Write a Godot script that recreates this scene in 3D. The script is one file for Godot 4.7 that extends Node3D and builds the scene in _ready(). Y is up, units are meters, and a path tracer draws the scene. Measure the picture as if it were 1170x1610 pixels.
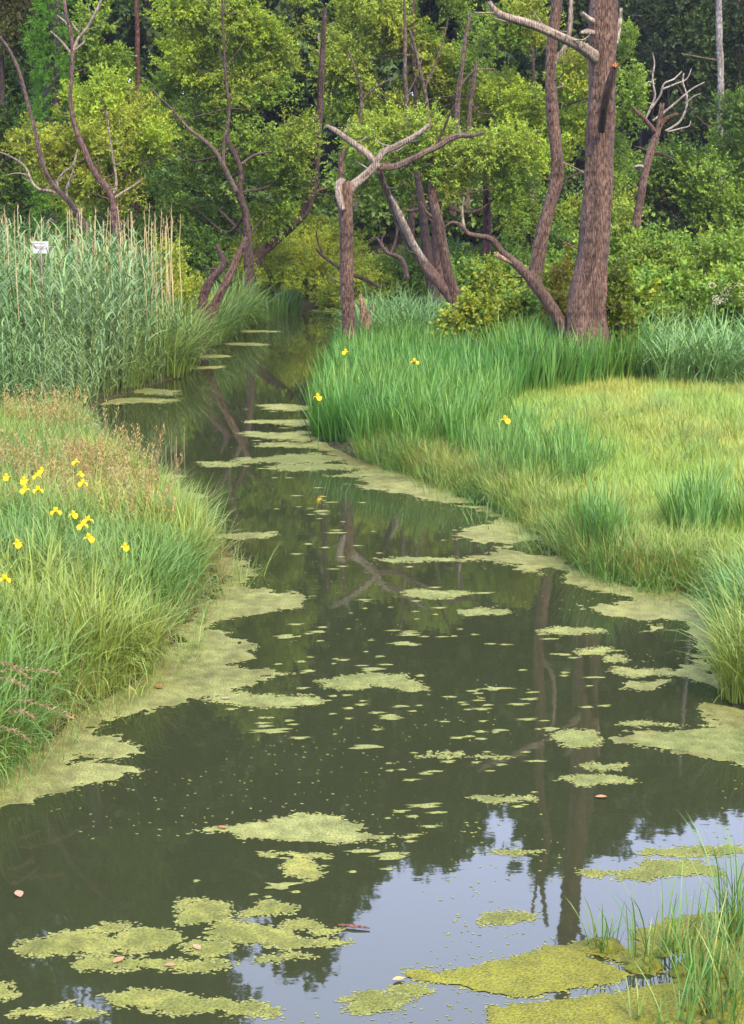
extends Node3D

# ---------------------------------------------------------------- picture geometry
const F := 2500.0
const CX := 585.0
const CY := 805.0
const CAM_H := 3.0
var pitch := atan(505.0 / 2500.0)
var rng := RandomNumberGenerator.new()
var nz := FastNoiseLite.new()
var nz2 := FastNoiseLite.new()
var taken := {}
var M := {}
var shore: PackedVector2Array
var rim := PackedVector2Array()

func ray(px: float, py: float) -> Vector3:
	var fw := Vector3(0, -sin(pitch), -cos(pitch))
	var up := Vector3(0, cos(pitch), -sin(pitch))
	return fw + Vector3.RIGHT * ((px - CX) / F) + up * ((CY - py) / F)

func at(px: float, py: float, d: float) -> Vector3:      # the point seen there, d metres down the stream
	var r := ray(px, py)
	return Vector3(0, CAM_H, 0) + r * (d / -r.z)

func on(px: float, py: float, y := 0.0) -> Vector3:      # the point seen there on the level y
	var r := ray(px, py)
	return Vector3(0, CAM_H, 0) + r * ((y - CAM_H) / r.y)

func flat(p: Vector3) -> Vector2:
	return Vector2(p.x, p.z)

func world_poly(a: Array) -> PackedVector2Array:
	var o := PackedVector2Array()
	for p in a:
		o.append(flat(on(p[0], p[1])))
	return o

func sdf(p: Vector2, poly: PackedVector2Array) -> float:  # below zero inside
	var best := 1e9
	var inside := false
	var j := poly.size() - 1
	for i in poly.size():
		var a := poly[i]
		var b := poly[j]
		var e := b - a
		var w := p - a
		var t := clampf(w.dot(e) / maxf(e.length_squared(), 1e-9), 0, 1)
		best = minf(best, (w - e * t).length_squared())
		if (a.y > p.y) != (b.y > p.y) and p.x < (b.x - a.x) * (p.y - a.y) / (b.y - a.y) + a.x:
			inside = not inside
		j = i
	return (-1.0 if inside else 1.0) * sqrt(best)

func ground_at(x: float, z: float) -> float:
	var d := sdf(Vector2(x, z), shore)
	var h := lerpf(-0.55, 0.10, smoothstep(-0.8, 0.25, d))
	h += 0.10 * smoothstep(0.3, 3.0, d) + 0.05 * nz.get_noise_2d(x * 2.0, z * 2.0) * smoothstep(0.0, 1.0, d)
	var far := maxf(0.0, -z - 46.0)
	h += minf(far * 0.16, 9.0) * smoothstep(0.5, 6.0, d) + 0.5 * nz.get_noise_2d(x * 0.3, z * 0.3) * smoothstep(5.0, 30.0, far)
	return h

# ---------------------------------------------------------------- colour
func c(r: float, g: float, b: float, k := 1.0) -> Color:  # a base colour, linear
	var q := Color(r / 255.0, g / 255.0, b / 255.0).srgb_to_linear()
	k *= 0.4
	return Color(q.r * k, q.g * k, q.b * k)

func vary(col: Color, amount := 0.2) -> Color:
	var k := 1.0 + rng.randf_range(-amount, amount)
	var y := rng.randf_range(-amount, amount) * 0.5
	return Color(col.r * k * (1 + y), col.g * k, col.b * k * (1 - y))

# ---------------------------------------------------------------- meshes
class Mb:
	var v := PackedVector3Array()
	var col := PackedColorArray()
	var ix := PackedInt32Array()
	func vert(p: Vector3, k: Color) -> int:
		v.append(p)
		col.append(k)
		return v.size() - 1
	func tri(a: int, b: int, d: int) -> void:
		ix.append(a)
		ix.append(b)
		ix.append(d)
	func quad(a: int, b: int, d: int, e: int) -> void:
		tri(a, b, d)
		tri(a, d, e)
	func done() -> ArrayMesh:
		var n := PackedVector3Array()
		n.resize(v.size())
		for i in range(0, ix.size(), 3):
			var a := v[ix[i]]
			var f := (v[ix[i + 2]] - a).cross(v[ix[i + 1]] - a)
			n[ix[i]] += f
			n[ix[i + 1]] += f
			n[ix[i + 2]] += f
		for i in n.size():
			n[i] = n[i].normalized() if n[i].length_squared() > 1e-20 else Vector3.UP
		var arr := []
		arr.resize(Mesh.ARRAY_MAX)
		arr[Mesh.ARRAY_VERTEX] = v
		arr[Mesh.ARRAY_NORMAL] = n
		arr[Mesh.ARRAY_COLOR] = col
		arr[Mesh.ARRAY_INDEX] = ix
		var m := ArrayMesh.new()
		m.add_surface_from_arrays(Mesh.PRIMITIVE_TRIANGLES, arr)
		return m

# a round limb through the points, its radius changing from point to point
func tube(mb: Mb, pts: Array, rad: Array, sides: int, rough: float, col: Color, fork := 1.0) -> void:
	var p := []
	var r := []
	var n := pts.size()
	for i in n - 1:
		var a: Vector3 = pts[maxi(i - 1, 0)]
		var b: Vector3 = pts[i]
		var d: Vector3 = pts[i + 1]
		var e: Vector3 = pts[mini(i + 2, n - 1)]
		var steps := clampi(int(b.distance_to(d) / maxf(rad[i] * 1.1, 0.05)), 2, 14)
		for s in steps:
			var t := float(s) / steps
			p.append(b.cubic_interpolate(d, a, e, t))
			r.append(lerpf(rad[i], rad[i + 1], t))
	p.append(pts[n - 1])
	r.append(rad[n - 1])
	var side := Vector3(0.3, 0.1, 1).normalized()
	var off := rng.randf() * 100.0
	var length := 0.0
	var first := mb.v.size()
	for i in p.size():
		var t: Vector3 = (p[mini(i + 1, p.size() - 1)] - p[maxi(i - 1, 0)]).normalized()
		side = (side - t * side.dot(t)).normalized()
		var up := t.cross(side)
		if i > 0:
			length += p[i].distance_to(p[i - 1])
		for k in sides:
			var an := TAU * k / sides
			var q := Vector3(cos(an), sin(an), 0)
			var bump := nz2.get_noise_3d(q.x * 55 + off, q.y * 55, length * 60) + 0.6 * nz2.get_noise_3d(q.x * 140, q.y * 140 + off, length * 45)
			var rr: float = r[i] * (1 + rough * bump)
			var tone := 1 + (0.6 * nz.get_noise_3d(q.x * 30 + off, q.y * 30, length * 25) + 0.7 * nz2.get_noise_3d(q.x * 60, q.y * 60 + off, length * 50)) * fork + 0.25 * bump
			mb.vert(p[i] + (side * q.x + up * q.y) * rr, Color(col.r * tone, col.g * tone, col.b * tone))
	for i in p.size() - 1:
		for k in sides:
			var a := first + i * sides + k
			var b := first + i * sides + (k + 1) % sides
			mb.quad(a, a + sides, b + sides, b)
	if r[p.size() - 1] > 0.012 and sides > 5:
		var t: Vector3 = (p[p.size() - 1] - p[p.size() - 2]).normalized()
		for k in sides:
			mb.v[first + (p.size() - 1) * sides + k] += t * r[p.size() - 1] * rng.randf_range(-0.4, 1.3)
	for end in [0, p.size() - 1]:
		var m := mb.vert(p[end], col)
		for k in sides:
			var a: int = first + end * sides + k
			var b: int = first + end * sides + (k + 1) % sides
			if end == 0:
				mb.tri(m, a, b)
			else:
				mb.tri(m, b, a)

# a leaf blade that rises from its base, leans and bends over
func blade(mb: Mb, base: Vector3, turn: float, h: float, w: float, lean: float, curl: float, segs: int, k0: Color, k1: Color, droop := 1.6) -> void:
	var dirh := Vector3(cos(turn), 0, sin(turn))
	var side := Vector3(-sin(turn), 0, cos(turn))
	var p := base
	var prev := -1
	var face := rng.randf_range(-0.5, 0.5)
	side = (side + dirh * face).normalized()
	for i in segs + 1:
		var t := float(i) / segs
		var an := lean + curl * pow(t, droop)
		if i > 0:
			p += (Vector3.UP * cos(an) + dirh * sin(an)) * (h / segs)
		var k := k0.lerp(k1, t)
		if i == segs:
			var tip := mb.vert(p, k)
			mb.tri(prev, tip, prev + 1)
		else:
			var ww := w * 0.5 * (0.75 + 0.5 * t) * pow(1.0 - t, 0.55)
			var a := mb.vert(p - side * ww, k)
			mb.vert(p + side * ww, k)
			if prev >= 0:
				mb.quad(prev, a, a + 1, prev + 1)
			prev = a

# a small oval leaf folded along its middle
func leaf(mb: Mb, p: Vector3, dir: Vector3, nrm: Vector3, l: float, w: float, k: Color) -> void:
	var s := dir.cross(nrm).normalized() * w
	var up := nrm * w * 0.35
	var a := mb.vert(p, k)
	var b := mb.vert(p + dir * l * 0.45 - s + up, k)
	var d := mb.vert(p + dir * l - nrm * l * 0.12, k)
	var e := mb.vert(p + dir * l * 0.45 + s + up, k)
	mb.tri(a, b, d)
	mb.tri(a, d, e)

# a leafy twig about one metre long
func spray(n: int, l: float, w: float, spread := 0.5, droop := 0.0) -> ArrayMesh:
	var mb := Mb.new()
	var wood := Color(0.6, 0.5, 0.45)
	var arms := []
	for i in 5:
		var t := 0.15 + i * 0.2
		var an := rng.randf() * TAU
		var tip := Vector3(cos(an) * spread * (1.15 - t), t + 0.25, sin(an) * spread * (1.15 - t) )
		if i == 4:
			tip = Vector3(0.05, 1.0, 0.05)
		tip.y -= droop * Vector2(tip.x, tip.z).length()
		arms.append([Vector3(0, t * 0.7, 0), tip])
	for a in arms:
		var d: Vector3 = (a[1] - a[0])
		var s := d.cross(Vector3(0.3, 0.2, 1)).normalized() * 0.008
		var i0 := mb.vert(a[0] - s, wood)
		mb.vert(a[0] + s, wood)
		mb.vert(a[1], wood)
		mb.tri(i0, i0 + 2, i0 + 1)
	for i in n:
		var a: Array = arms[i % 5]
		var t := rng.randf_range(0.15, 1.0)
		var p: Vector3 = a[0].lerp(a[1], t)
		var d: Vector3 = (a[1] - a[0]).normalized()
		var out := (d * 0.7 + Vector3(rng.randfn(), rng.randfn() * 0.6 - droop, rng.randfn()) * 0.7).normalized()
		var nr := (Vector3.UP + Vector3(rng.randfn(), rng.randfn(), rng.randfn()) * 0.45)
		nr = (nr - out * nr.dot(out)).normalized()
		var k := rng.randf_range(0.75, 1.2)
		leaf(mb, p, out, nr, l * rng.randf_range(0.7, 1.25), w * rng.randf_range(0.8, 1.2), Color(k, k * rng.randf_range(0.95, 1.05), k * 0.95))
	return mb.done()

# ---------------------------------------------------------------- objects
func numbered(s: String) -> String:
	if not taken.has(s):
		taken[s] = 0
		return s
	taken[s] += 1
	return "%s_%03d" % [s, taken[s]]

func tag(o: Node, label: String, category: String, group := "", kind := "") -> Node:
	if label:
		o.set_meta("label", label)
	if category:
		o.set_meta("category", category)
	if group:
		o.set_meta("group", group)
	if kind:
		o.set_meta("kind", kind)
	return o

func thing(called: String, label: String, category: String, p := Vector3.ZERO, group := "") -> Node3D:
	var o := Node3D.new()
	o.name = numbered(called)
	o.position = p
	add_child(o)
	tag(o, label, category, group)
	return o

func part(called: String, mesh: Mesh, mat: Material, parent: Node3D) -> MeshInstance3D:
	var o := MeshInstance3D.new()
	o.name = called if parent != self else numbered(called)
	o.mesh = mesh
	o.material_override = mat
	parent.add_child(o, true)
	return o

func many(called: String, mesh: Mesh, mat: Material, parent: Node3D, tf: Array, cols: Array) -> MultiMeshInstance3D:
	var mm := MultiMesh.new()
	mm.transform_format = MultiMesh.TRANSFORM_3D
	mm.use_colors = true
	mm.mesh = mesh
	mm.instance_count = tf.size()
	for i in tf.size():
		mm.set_instance_transform(i, tf[i])
		mm.set_instance_color(i, cols[i])
	var o := MultiMeshInstance3D.new()
	o.name = called if parent != self else numbered(called)
	o.multimesh = mm
	o.material_override = mat
	parent.add_child(o, true)
	return o

func copy_of(o: Node3D) -> Node3D:
	var d: Node3D = o.duplicate()
	d.name = numbered(String(o.name).rstrip("0123456789").trim_suffix("_"))
	add_child(d)
	return d

func noise_tex(freq: float, size: int, normal := false, bump := 6.0, ramp: Gradient = null, kind := FastNoiseLite.TYPE_SIMPLEX_SMOOTH) -> NoiseTexture2D:
	var n := FastNoiseLite.new()
	n.noise_type = kind
	n.frequency = freq
	n.fractal_octaves = 4
	n.seed = 7
	var t := NoiseTexture2D.new()
	t.width = size
	t.height = size
	t.seamless = true
	t.noise = n
	t.as_normal_map = normal
	t.bump_strength = bump
	if ramp:
		t.color_ramp = ramp
	return t

func ramp_of(a: Color, b: Color, d: Color) -> Gradient:
	var g := Gradient.new()
	g.offsets = PackedFloat32Array([0.25, 0.5, 0.75])
	g.colors = PackedColorArray([a, b, d])
	return g

func plant_mat(rough: float, through: float) -> StandardMaterial3D:
	var m := StandardMaterial3D.new()
	m.vertex_color_use_as_albedo = true
	m.roughness = rough
	m.metallic_specular = 0.35
	m.cull_mode = BaseMaterial3D.CULL_DISABLED
	if through > 0:
		m.backlight_enabled = true
		m.backlight = Color(through, through, through * 0.5)
	return m

func materials() -> void:
	M.leaf = plant_mat(0.55, 0.8)
	M.grass = plant_mat(0.5, 0.6)
	M.petal = plant_mat(0.6, 0.5)
	M.stalk = plant_mat(0.8, 0.0)
	var m := plant_mat(0.9, 0.0)
	m.uv1_triplanar = true
	m.uv1_world_triplanar = true
	m.uv1_scale = Vector3(4.5, 0.5, 4.5)
	m.albedo_texture = noise_tex(0.02, 512, false, 1, ramp_of(Color(0.5, 0.45, 0.42), Color(0.85, 0.83, 0.82), Color(1, 1, 1)))
	m.normal_enabled = true
	m.normal_texture = noise_tex(0.025, 512, true, 10)
	m.normal_scale = 2.0
	M.bark = m
	m = plant_mat(0.85, 0.0)
	m.uv1_triplanar = true
	m.uv1_world_triplanar = true
	m.uv1_scale = Vector3(1.15, 1.15, 1.15)
	m.albedo_texture = noise_tex(0.09, 512, false, 1, ramp_of(Color(0.78, 0.76, 0.68), Color(0.93, 0.93, 0.9), Color(1, 1, 0.95)))
	m.normal_enabled = true
	m.normal_texture = noise_tex(0.12, 512, true, 8)
	m.normal_scale = 0.9
	M.weed = m
	m = plant_mat(0.95, 0.0)
	m.uv1_triplanar = true
	m.uv1_world_triplanar = true
	m.uv1_scale = Vector3(0.7, 0.7, 0.7)
	m.albedo_texture = noise_tex(0.03, 512, false, 1, ramp_of(Color(0.45, 0.4, 0.3), Color(0.8, 0.8, 0.7), Color(1, 1, 0.8)))
	m.normal_enabled = true
	m.normal_texture = noise_tex(0.05, 512, true, 8)
	M.ground = m
	m = StandardMaterial3D.new()
	m.albedo_color = Color(0.017, 0.0205, 0.009).linear_to_srgb()
	m.roughness = 0.02
	m.metallic_specular = 0.48
	m.uv1_triplanar = true
	m.uv1_world_triplanar = true
	m.uv1_scale = Vector3(0.35, 0.35, 0.9)
	m.normal_enabled = true
	m.normal_texture = noise_tex(0.012, 512, true, 4)
	m.normal_scale = 0.012
	M.water = m
	m = StandardMaterial3D.new()
	m.albedo_color = c(226, 226, 240).linear_to_srgb()
	m.roughness = 0.5
	M.white = m
	m = StandardMaterial3D.new()
	m.albedo_color = c(140, 122, 116).linear_to_srgb()
	m.roughness = 0.9
	M.post = m
	m = StandardMaterial3D.new()
	m.albedo_color = c(165, 168, 180).linear_to_srgb()
	m.roughness = 0.7
	M.print = m

# limb given in photo pixels (x, y, width and, if it differs, depth); returns points and radii
func limb(d: float, a: Array) -> Array:
	var pts := []
	var rad := []
	for p in a:
		var dd: float = p[3] if p.size() > 3 else d
		var r := ray(p[0], p[1])
		pts.append(at(p[0], p[1], dd))
		rad.append(p[2] * 0.5 / F * dd / -r.z)
	return [pts, rad]

func limb_part(called: String, d: float, a: Array, parent: Node3D, col: Color, sides := 10, rough := 0.12, fork := 1.0) -> void:
	var l := limb(d, a)
	var mb := Mb.new()
	var q := []
	for p in l[0]:
		q.append(p - parent.position)
	tube(mb, q, l[1], sides, rough, col, fork)
	part(called, mb.done(), M.bark, parent)

func snag(called: String, label: String, category: String, d: float, parts: Array, col: Color, group := "") -> Node3D:
	var b: Array = parts[0][1][0]
	var p := at(b[0], b[1], d)
	p.y = ground_at(p.x, p.z)
	var o := thing(called, label, category, p, group)
	for q in parts:
		var k: Color = q[2] if q.size() > 2 else col
		var sides := 7 if (q[1][0][2] as float) < 8 else (24 if (q[1][0][2] as float) > 30 else 12)
		limb_part(q[0], d, q[1], o, k, sides, 0.24)
		if q[0] in ["trunk", "branch", "stem", "limb"] and q[1].size() > 4:
			var l := limb(d, q[1])
			for i in range(1, l[0].size() - 1):
				if rng.randf() > 0.5 or d > 41 or l[0][i].y < 1.0:
					continue
				var a: Vector3 = l[0][i] - p
				var dir := (Vector3(rng.randfn(), rng.randf_range(-0.1, 0.9), rng.randfn() * 0.5)).normalized()
				var le := rng.randf_range(0.12, 0.42)
				var rr: float = minf(l[1][i] * 0.35, 0.016)
				var mb := Mb.new()
				tube(mb, [a, a + dir * (l[1][i] + le * 0.5), a + dir * (l[1][i] + le) + Vector3(rng.randfn(), rng.randf(), 0) * le * 0.3], [rr, rr * 0.7, rr * 0.35], 5, 0.1, k)
				part("twig", mb.done(), M.bark, o)
	return o

# leaves through the volumes given: [centre, radii, colour, how many]
func crown(parent: Node3D, lobes: Array, mesh: Mesh, size: float, called := "crown", gap := 0.0, up := 0.35) -> void:
	var tf := []
	var cols := []
	for l in lobes:
		var n: int = l[3]
		var ce: Vector3 = l[0]
		var ra: Vector3 = l[1]
		var i := 0
		var tries := 0
		while i < n and tries < n * 4:
			tries += 1
			var d := Vector3(rng.randfn(), rng.randfn(), rng.randfn()).normalized()
			var r := pow(rng.randf(), 0.45)
			var p := ce + Vector3(d.x * ra.x, d.y * ra.y, d.z * ra.z) * r
			if nz2.get_noise_3d(p.x * 14 / size, p.y * 18 / size, p.z * 14 / size) < gap - 0.12:
				continue
			i += 1
			var y := (d * 0.9 + Vector3.UP * up + Vector3(rng.randfn(), rng.randfn(), rng.randfn()) * 0.45).normalized()
			var x := y.cross(Vector3(rng.randfn(), rng.randfn(), rng.randfn())).normalized()
			var s := size * rng.randf_range(0.65, 1.25)
			tf.append(Transform3D(Basis(x * s, y * s, x.cross(y) * s), p - y * s * 0.5))
			var k := 1.0 + 0.5 * nz.get_noise_3d(p.x * 12, p.y * 12, p.z * 12)
			cols.append(vary(Color(l[2].r * k, l[2].g * k, l[2].b * k), 0.16))
	tag(many(called, mesh, M.leaf, parent, tf, cols), "", "", "", "stuff")

# a broadleaf tree: trunk and limbs given in pixels, crown lobes in pixels [x, y, half width, half height, colour]
func leafy(called: String, label: String, d: float, trunk: Array, lobes: Array, mesh: Mesh, size: float, dens: float, bark: Color, group := "", gap := 0.0, back := 0.4) -> Node3D:
	var b: Array = trunk[0]
	var p := at(b[0], b[1], d)
	p.y = ground_at(p.x, p.z)
	var o := thing(called, label, "tree", p, group)
	limb_part("trunk", d, trunk, o, bark, 9, 0.1)
	var ls := []
	var t := limb(d, trunk)
	for q in lobes:
		var dd := d + back + rng.randf_range(-0.7, 0.7)
		var ce := at(q[0], q[1], dd) - p
		var k := dd / F
		var ra := Vector3(q[2] * k, q[3] * k, (q[2] + q[3]) * 0.5 * k)
		ls.append([ce, ra, q[4], int(dens * ra.x * ra.y * 12.0)])
		var near := 0
		var pts: Array = t[0]
		for i in pts.size():
			if (pts[i] - p).distance_to(ce) * (1.0 if pts[i].y - p.y < ce.y else 1.7) < (pts[near] - p).distance_to(ce):
				near = i
		var s: Vector3 = pts[near] - p
		var mid := s.lerp(ce, 0.5) + Vector3(rng.randfn(), rng.randfn() - 0.5, rng.randfn()) * 0.12 * s.distance_to(ce)
		var r0: float = minf(t[1][near] * 0.5, 0.035 + 0.006 * s.distance_to(ce))
		var mb := Mb.new()
		tube(mb, [s, mid, ce, ce + (ce - mid) * 0.6], [r0, r0 * 0.7, r0 * 0.4, 0.008], 5, 0.1, bark)
		part("limb", mb.done(), M.bark, o)
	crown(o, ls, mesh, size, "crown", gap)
	return o

# a tall tree of the wood: bare lower trunk, irregular crown
func forest_tree(called: String, label: String, category: String, x: float, d: float, h: float, wide: float, low: float, col: Color, mesh: Mesh, size: float, n: int, group: String, bark: Color, pointed := 0.0) -> Node3D:
	var p := Vector3(x, ground_at(x, -d), -d)
	var o := thing(called, label, category, p, group)
	var mb := Mb.new()
	var lean := Vector3(rng.randfn() * 0.03, 0, rng.randfn() * 0.03)
	var pts := []
	var rad := []
	var r0 := 0.012 * h + 0.05
	for i in 7:
		var t := i / 6.0
		pts.append(Vector3(0, h * t * 0.96 - 0.2, 0) + lean * h * t + Vector3(rng.randfn(), 0, rng.randfn()) * 0.06)
		rad.append(r0 * (1.05 - t))
	tube(mb, pts, rad, 8, 0.1, bark)
	part("trunk", mb.done(), M.bark, o)
	var lobes := []
	var count := 11
	for i in count:
		var t := low + (1.0 - low) * (i + 0.5) / count
		var a := i * 2.4 + rng.randf()
		var wr := wide * lerpf(1.0 - 0.5 * pow(absf(t * 2 - 1.1), 2.0), 1.25 - t, pointed)
		var ce := Vector3(cos(a) * wr * 0.55, h * t, sin(a) * wr * 0.55) + lean * h * t
		var ra := Vector3(wr * rng.randf_range(0.45, 0.75), h * rng.randf_range(0.05, 0.085), wr * rng.randf_range(0.45, 0.75))
		lobes.append([ce, ra, vary(col, 0.2), n])
		var s := Vector3(0, h * (t - 0.05), 0) + lean * h * t
		var lm := Mb.new()
		tube(lm, [s, s.lerp(ce, 0.5) + Vector3.UP * 0.2, ce], [r0 * 0.35, r0 * 0.2, 0.02], 4, 0.05, bark)
		part("limb", lm.done(), M.bark, o)
	crown(o, lobes, mesh, size)
	return o

func bush(called: String, label: String, p: Vector3, ra: Vector3, col: Color, mesh: Mesh, size: float, n: int, group := "", alt := Color(0, 0, 0)) -> Node3D:
	p.y = ground_at(p.x, p.z)
	var o := thing(called, label, "bush", p, group)
	var lobes := []
	for i in 6:
		var a := TAU * i / 6 + rng.randf()
		var ce := Vector3(cos(a) * ra.x * 0.5, ra.y * rng.randf_range(0.3, 0.75), sin(a) * ra.z * 0.5)
		if i == 5:
			ce = Vector3(0, ra.y * 0.65, 0)
		var mb := Mb.new()
		tube(mb, [Vector3(ce.x * 0.2, -0.05, ce.z * 0.2), ce * 0.6, ce], [0.02, 0.015, 0.006], 4, 0.1, c(95, 80, 65))
		part("stem", mb.done(), M.bark, o)
		var k := col
		if alt.g > 0 and i % 2 == 0:
			k = alt
		lobes.append([ce, Vector3(ra.x * 0.6, ra.y * 0.4, ra.z * 0.6), vary(k, 0.15), n / 6])
	crown(o, lobes, mesh, size, "foliage")
	return o

# points spread over a piece of ground given in photo pixels
func spread(a: Array, n: int, clump := 0.0) -> Array:
	var poly := world_poly(a)
	var lo := poly[0]
	var hi := poly[0]
	for q in poly:
		lo = lo.min(q)
		hi = hi.max(q)
	var out := []
	var tries := 0
	while out.size() < n and tries < n * 30:
		tries += 1
		var q := Vector2(rng.randf_range(lo.x, hi.x), rng.randf_range(lo.y, hi.y))
		if not Geometry2D.is_point_in_polygon(q, poly):
			continue
		if clump > 0 and nz2.get_noise_2d(q.x * 14, q.y * 14) < rng.randf_range(-1, 1) * 0.35 + clump - 0.5:
			continue
		out.append(Vector3(q.x, ground_at(q.x, q.y), q.y))
	return out

func stand(called: String, label: String, category: String, meshes: Array, spots: Array, s0: float, s1: float, col_of: Callable, tilt := 0.08) -> void:
	var o := Node3D.new()
	o.name = numbered(called)
	add_child(o)
	tag(o, label, category, "", "stuff")
	for k in meshes.size():
		var tf := []
		var cols := []
		for i in spots.size():
			if i % meshes.size() != k:
				continue
			var s := rng.randf_range(s0, s1)
			var b := Basis(Vector3.UP, rng.randf() * TAU).scaled(Vector3(s, s, s))
			b = Basis(Vector3(rng.randfn(), 0, rng.randfn() + 0.01).normalized(), rng.randfn() * tilt) * b
			tf.append(Transform3D(b, spots[i] - Vector3(0, 0.03, 0)))
			cols.append(col_of.call(spots[i]))
		tag(many("blades", meshes[k], M.grass, o, tf, cols), "", "", "", "stuff")

func tuft(n: int, radius: float, h: float, w: float, lean: float, curl: float, segs := 4, base := Color(0.85, 0.8, 0.7)) -> ArrayMesh:
	var mb := Mb.new()
	for i in n:
		var a := rng.randf() * TAU
		var r := radius * sqrt(rng.randf())
		var k := rng.randf_range(0.75, 1.2)
		var dry := rng.randf() < 0.15
		var tip := Color(k * 1.5, k * 1.22, k * 1.3) if dry else Color(k * 1.05, k, k)
		blade(mb, Vector3(cos(a) * r, 0, sin(a) * r), a + rng.randfn() * 0.7, h * rng.randf_range(0.55, 1.15), w * rng.randf_range(0.7, 1.2), lean * absf(rng.randfn()), curl * rng.randf_range(0.2, 1.3), segs, base * k, tip)
	return mb.done()

func reed() -> ArrayMesh:
	var mb := Mb.new()
	var h := rng.randf_range(1.6, 2.15)
	tube(mb, [Vector3.ZERO, Vector3(0.02, h * 0.5, 0.01), Vector3(0.07, h, 0.03)], [0.007, 0.006, 0.002], 3, 0.0, Color(1.0, 0.95, 0.75), 0.0)
	var a := rng.randf() * TAU
	for i in 15:
		var t := 0.12 + 0.86 * i / 14.0
		a += PI + rng.randfn() * 0.5
		var k := rng.randf_range(0.8, 1.2)
		blade(mb, Vector3(0.05 * t, h * t, 0.02 * t), a, rng.randf_range(0.36, 0.6) * (1.1 - 0.35 * t), 0.028, rng.randf_range(0.25, 0.6), rng.randf_range(0.7, 1.9), 4, Color(k, k, k * 0.9), Color(k * 1.1, k * 1.05, k * 1.1), 1.2)
	return mb.done()

func seed_tuft(red: bool) -> ArrayMesh:
	var mb := Mb.new()
	for i in 14:
		var a := rng.randf() * TAU
		var r := 0.14 * sqrt(rng.randf())
		var b := Vector3(cos(a) * r, 0, sin(a) * r)
		var h := rng.randf_range(0.45, 0.8)
		var lean := rng.randf_range(0.03, 0.3)
		var dirh := Vector3(cos(a), 0, sin(a))
		var k := rng.randf_range(0.8, 1.2)
		blade(mb, b, a, h, 0.004, lean, 0.35, 4, Color(0.9, 0.95, 0.6) * k, Color(1, 0.85, 0.7) * k)
		var top := b + (Vector3.UP * cos(lean) + dirh * sin(lean)) * h * 0.8
		for j in 9:
			var t := j / 9.0
			var p := top + (Vector3.UP + dirh * 0.35) * 0.15 * t * h / 0.6
			var d := Vector3(rng.randfn(), 1.2, rng.randfn()).normalized()
			leaf(mb, p, d, Vector3(rng.randfn(), 0.3, rng.randfn()).normalized(), 0.045, 0.006, (Color(1.2, 0.88, 0.82) if red else Color(1.2, 1.0, 0.75)) * k)
	return mb.done()

# ---------------------------------------------------------------- floating weed
func mat_mesh(poly: PackedVector2Array, centre: Vector2, cell: float, rag: float, freq: float, k0: Color, k1: Color, y0 := 0.003, holes := 0.0) -> ArrayMesh:
	var lo := poly[0]
	var hi := poly[0]
	for q in poly:
		lo = lo.min(q)
		hi = hi.max(q)
	lo -= Vector2.ONE * rag
	hi += Vector2.ONE * rag
	var nx := int((hi.x - lo.x) / cell) + 2
	var ny := int((hi.y - lo.y) / cell) + 2
	var f := PackedFloat32Array()
	f.resize(nx * ny)
	for j in ny:
		for i in nx:
			var p := lo + Vector2(i, j) * cell
			var q := p * freq * 100.0
			var n := nz2.get_noise_2d(q.x * 0.3, q.y * 0.5) * 1.2 + nz.get_noise_2d(q.x * 0.3, q.y * 0.45) * 0.9 + nz.get_noise_2d(q.x * 1.3, q.y * 1.7) * 0.8
			var s := -sdf(p, poly)
			var val := s + n * rag
			if holes > 0:
				val = minf(val, (nz2.get_noise_2d(q.x * 0.5 + 300, q.y * 0.5) + 0.42 / holes - 0.3 + s * 0.3) * rag)
			f[j * nx + i] = val
	var mb := Mb.new()
	var seen := {}
	for j in ny - 1:
		for i in nx - 1:
			var id := [j * nx + i, j * nx + i + 1, (j + 1) * nx + i + 1, (j + 1) * nx + i]
			var inside := 0
			for q in 4:
				if f[id[q]] > 0:
					inside += 1
			if inside == 0:
				continue
			var ring := []
			for q in 4:
				var a: int = id[q]
				var b: int = id[(q + 1) % 4]
				if f[a] > 0:
					ring.append(weed_vert(mb, seen, a, a, 0.0, f[a], nx, lo, cell, centre, k0, k1, y0))
				if (f[a] > 0) != (f[b] > 0):
					ring.append(weed_vert(mb, seen, mini(a, b), maxi(a, b), 0.0, 0.0, nx, lo, cell, centre, k0, k1, y0, f))
			for q in range(1, ring.size() - 1):
				mb.tri(ring[0], ring[q], ring[q + 1])
	return mb.done() if mb.ix.size() else null

func weed_vert(mb: Mb, seen: Dictionary, a: int, b: int, _t: float, val: float, nx: int, lo: Vector2, cell: float, centre: Vector2, k0: Color, k1: Color, y0: float, f := PackedFloat32Array()) -> int:
	var key := Vector2i(a, b)
	if seen.has(key):
		return seen[key]
	var p := lo + Vector2(a % nx, a / nx) * cell
	if a != b:
		var p2 := lo + Vector2(b % nx, b / nx) * cell
		p = p.lerp(p2, f[a] / (f[a] - f[b]))
	var n := nz.get_noise_2d(p.x * 90, p.y * 90)
	var n2 := nz2.get_noise_2d(p.x * 9, p.y * 9)
	var k := k0.lerp(k1, clampf(0.5 + n2 * 1.3 + n * 0.5 + nz.get_noise_2d(p.x * 25, p.y * 25) * 0.6, 0, 1))
	k = k * (1 + n * 0.25 + 0.3 * nz.get_noise_2d(p.x * 30 + 90, p.y * 30))
	var h := y0 - 0.001 + minf(val * 0.08, 0.004) * (1 + n)
	if a != b:
		rim.append(p)
	seen[key] = mb.vert(Vector3(p.x - centre.x, h, p.y - centre.y), k)
	return seen[key]

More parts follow.
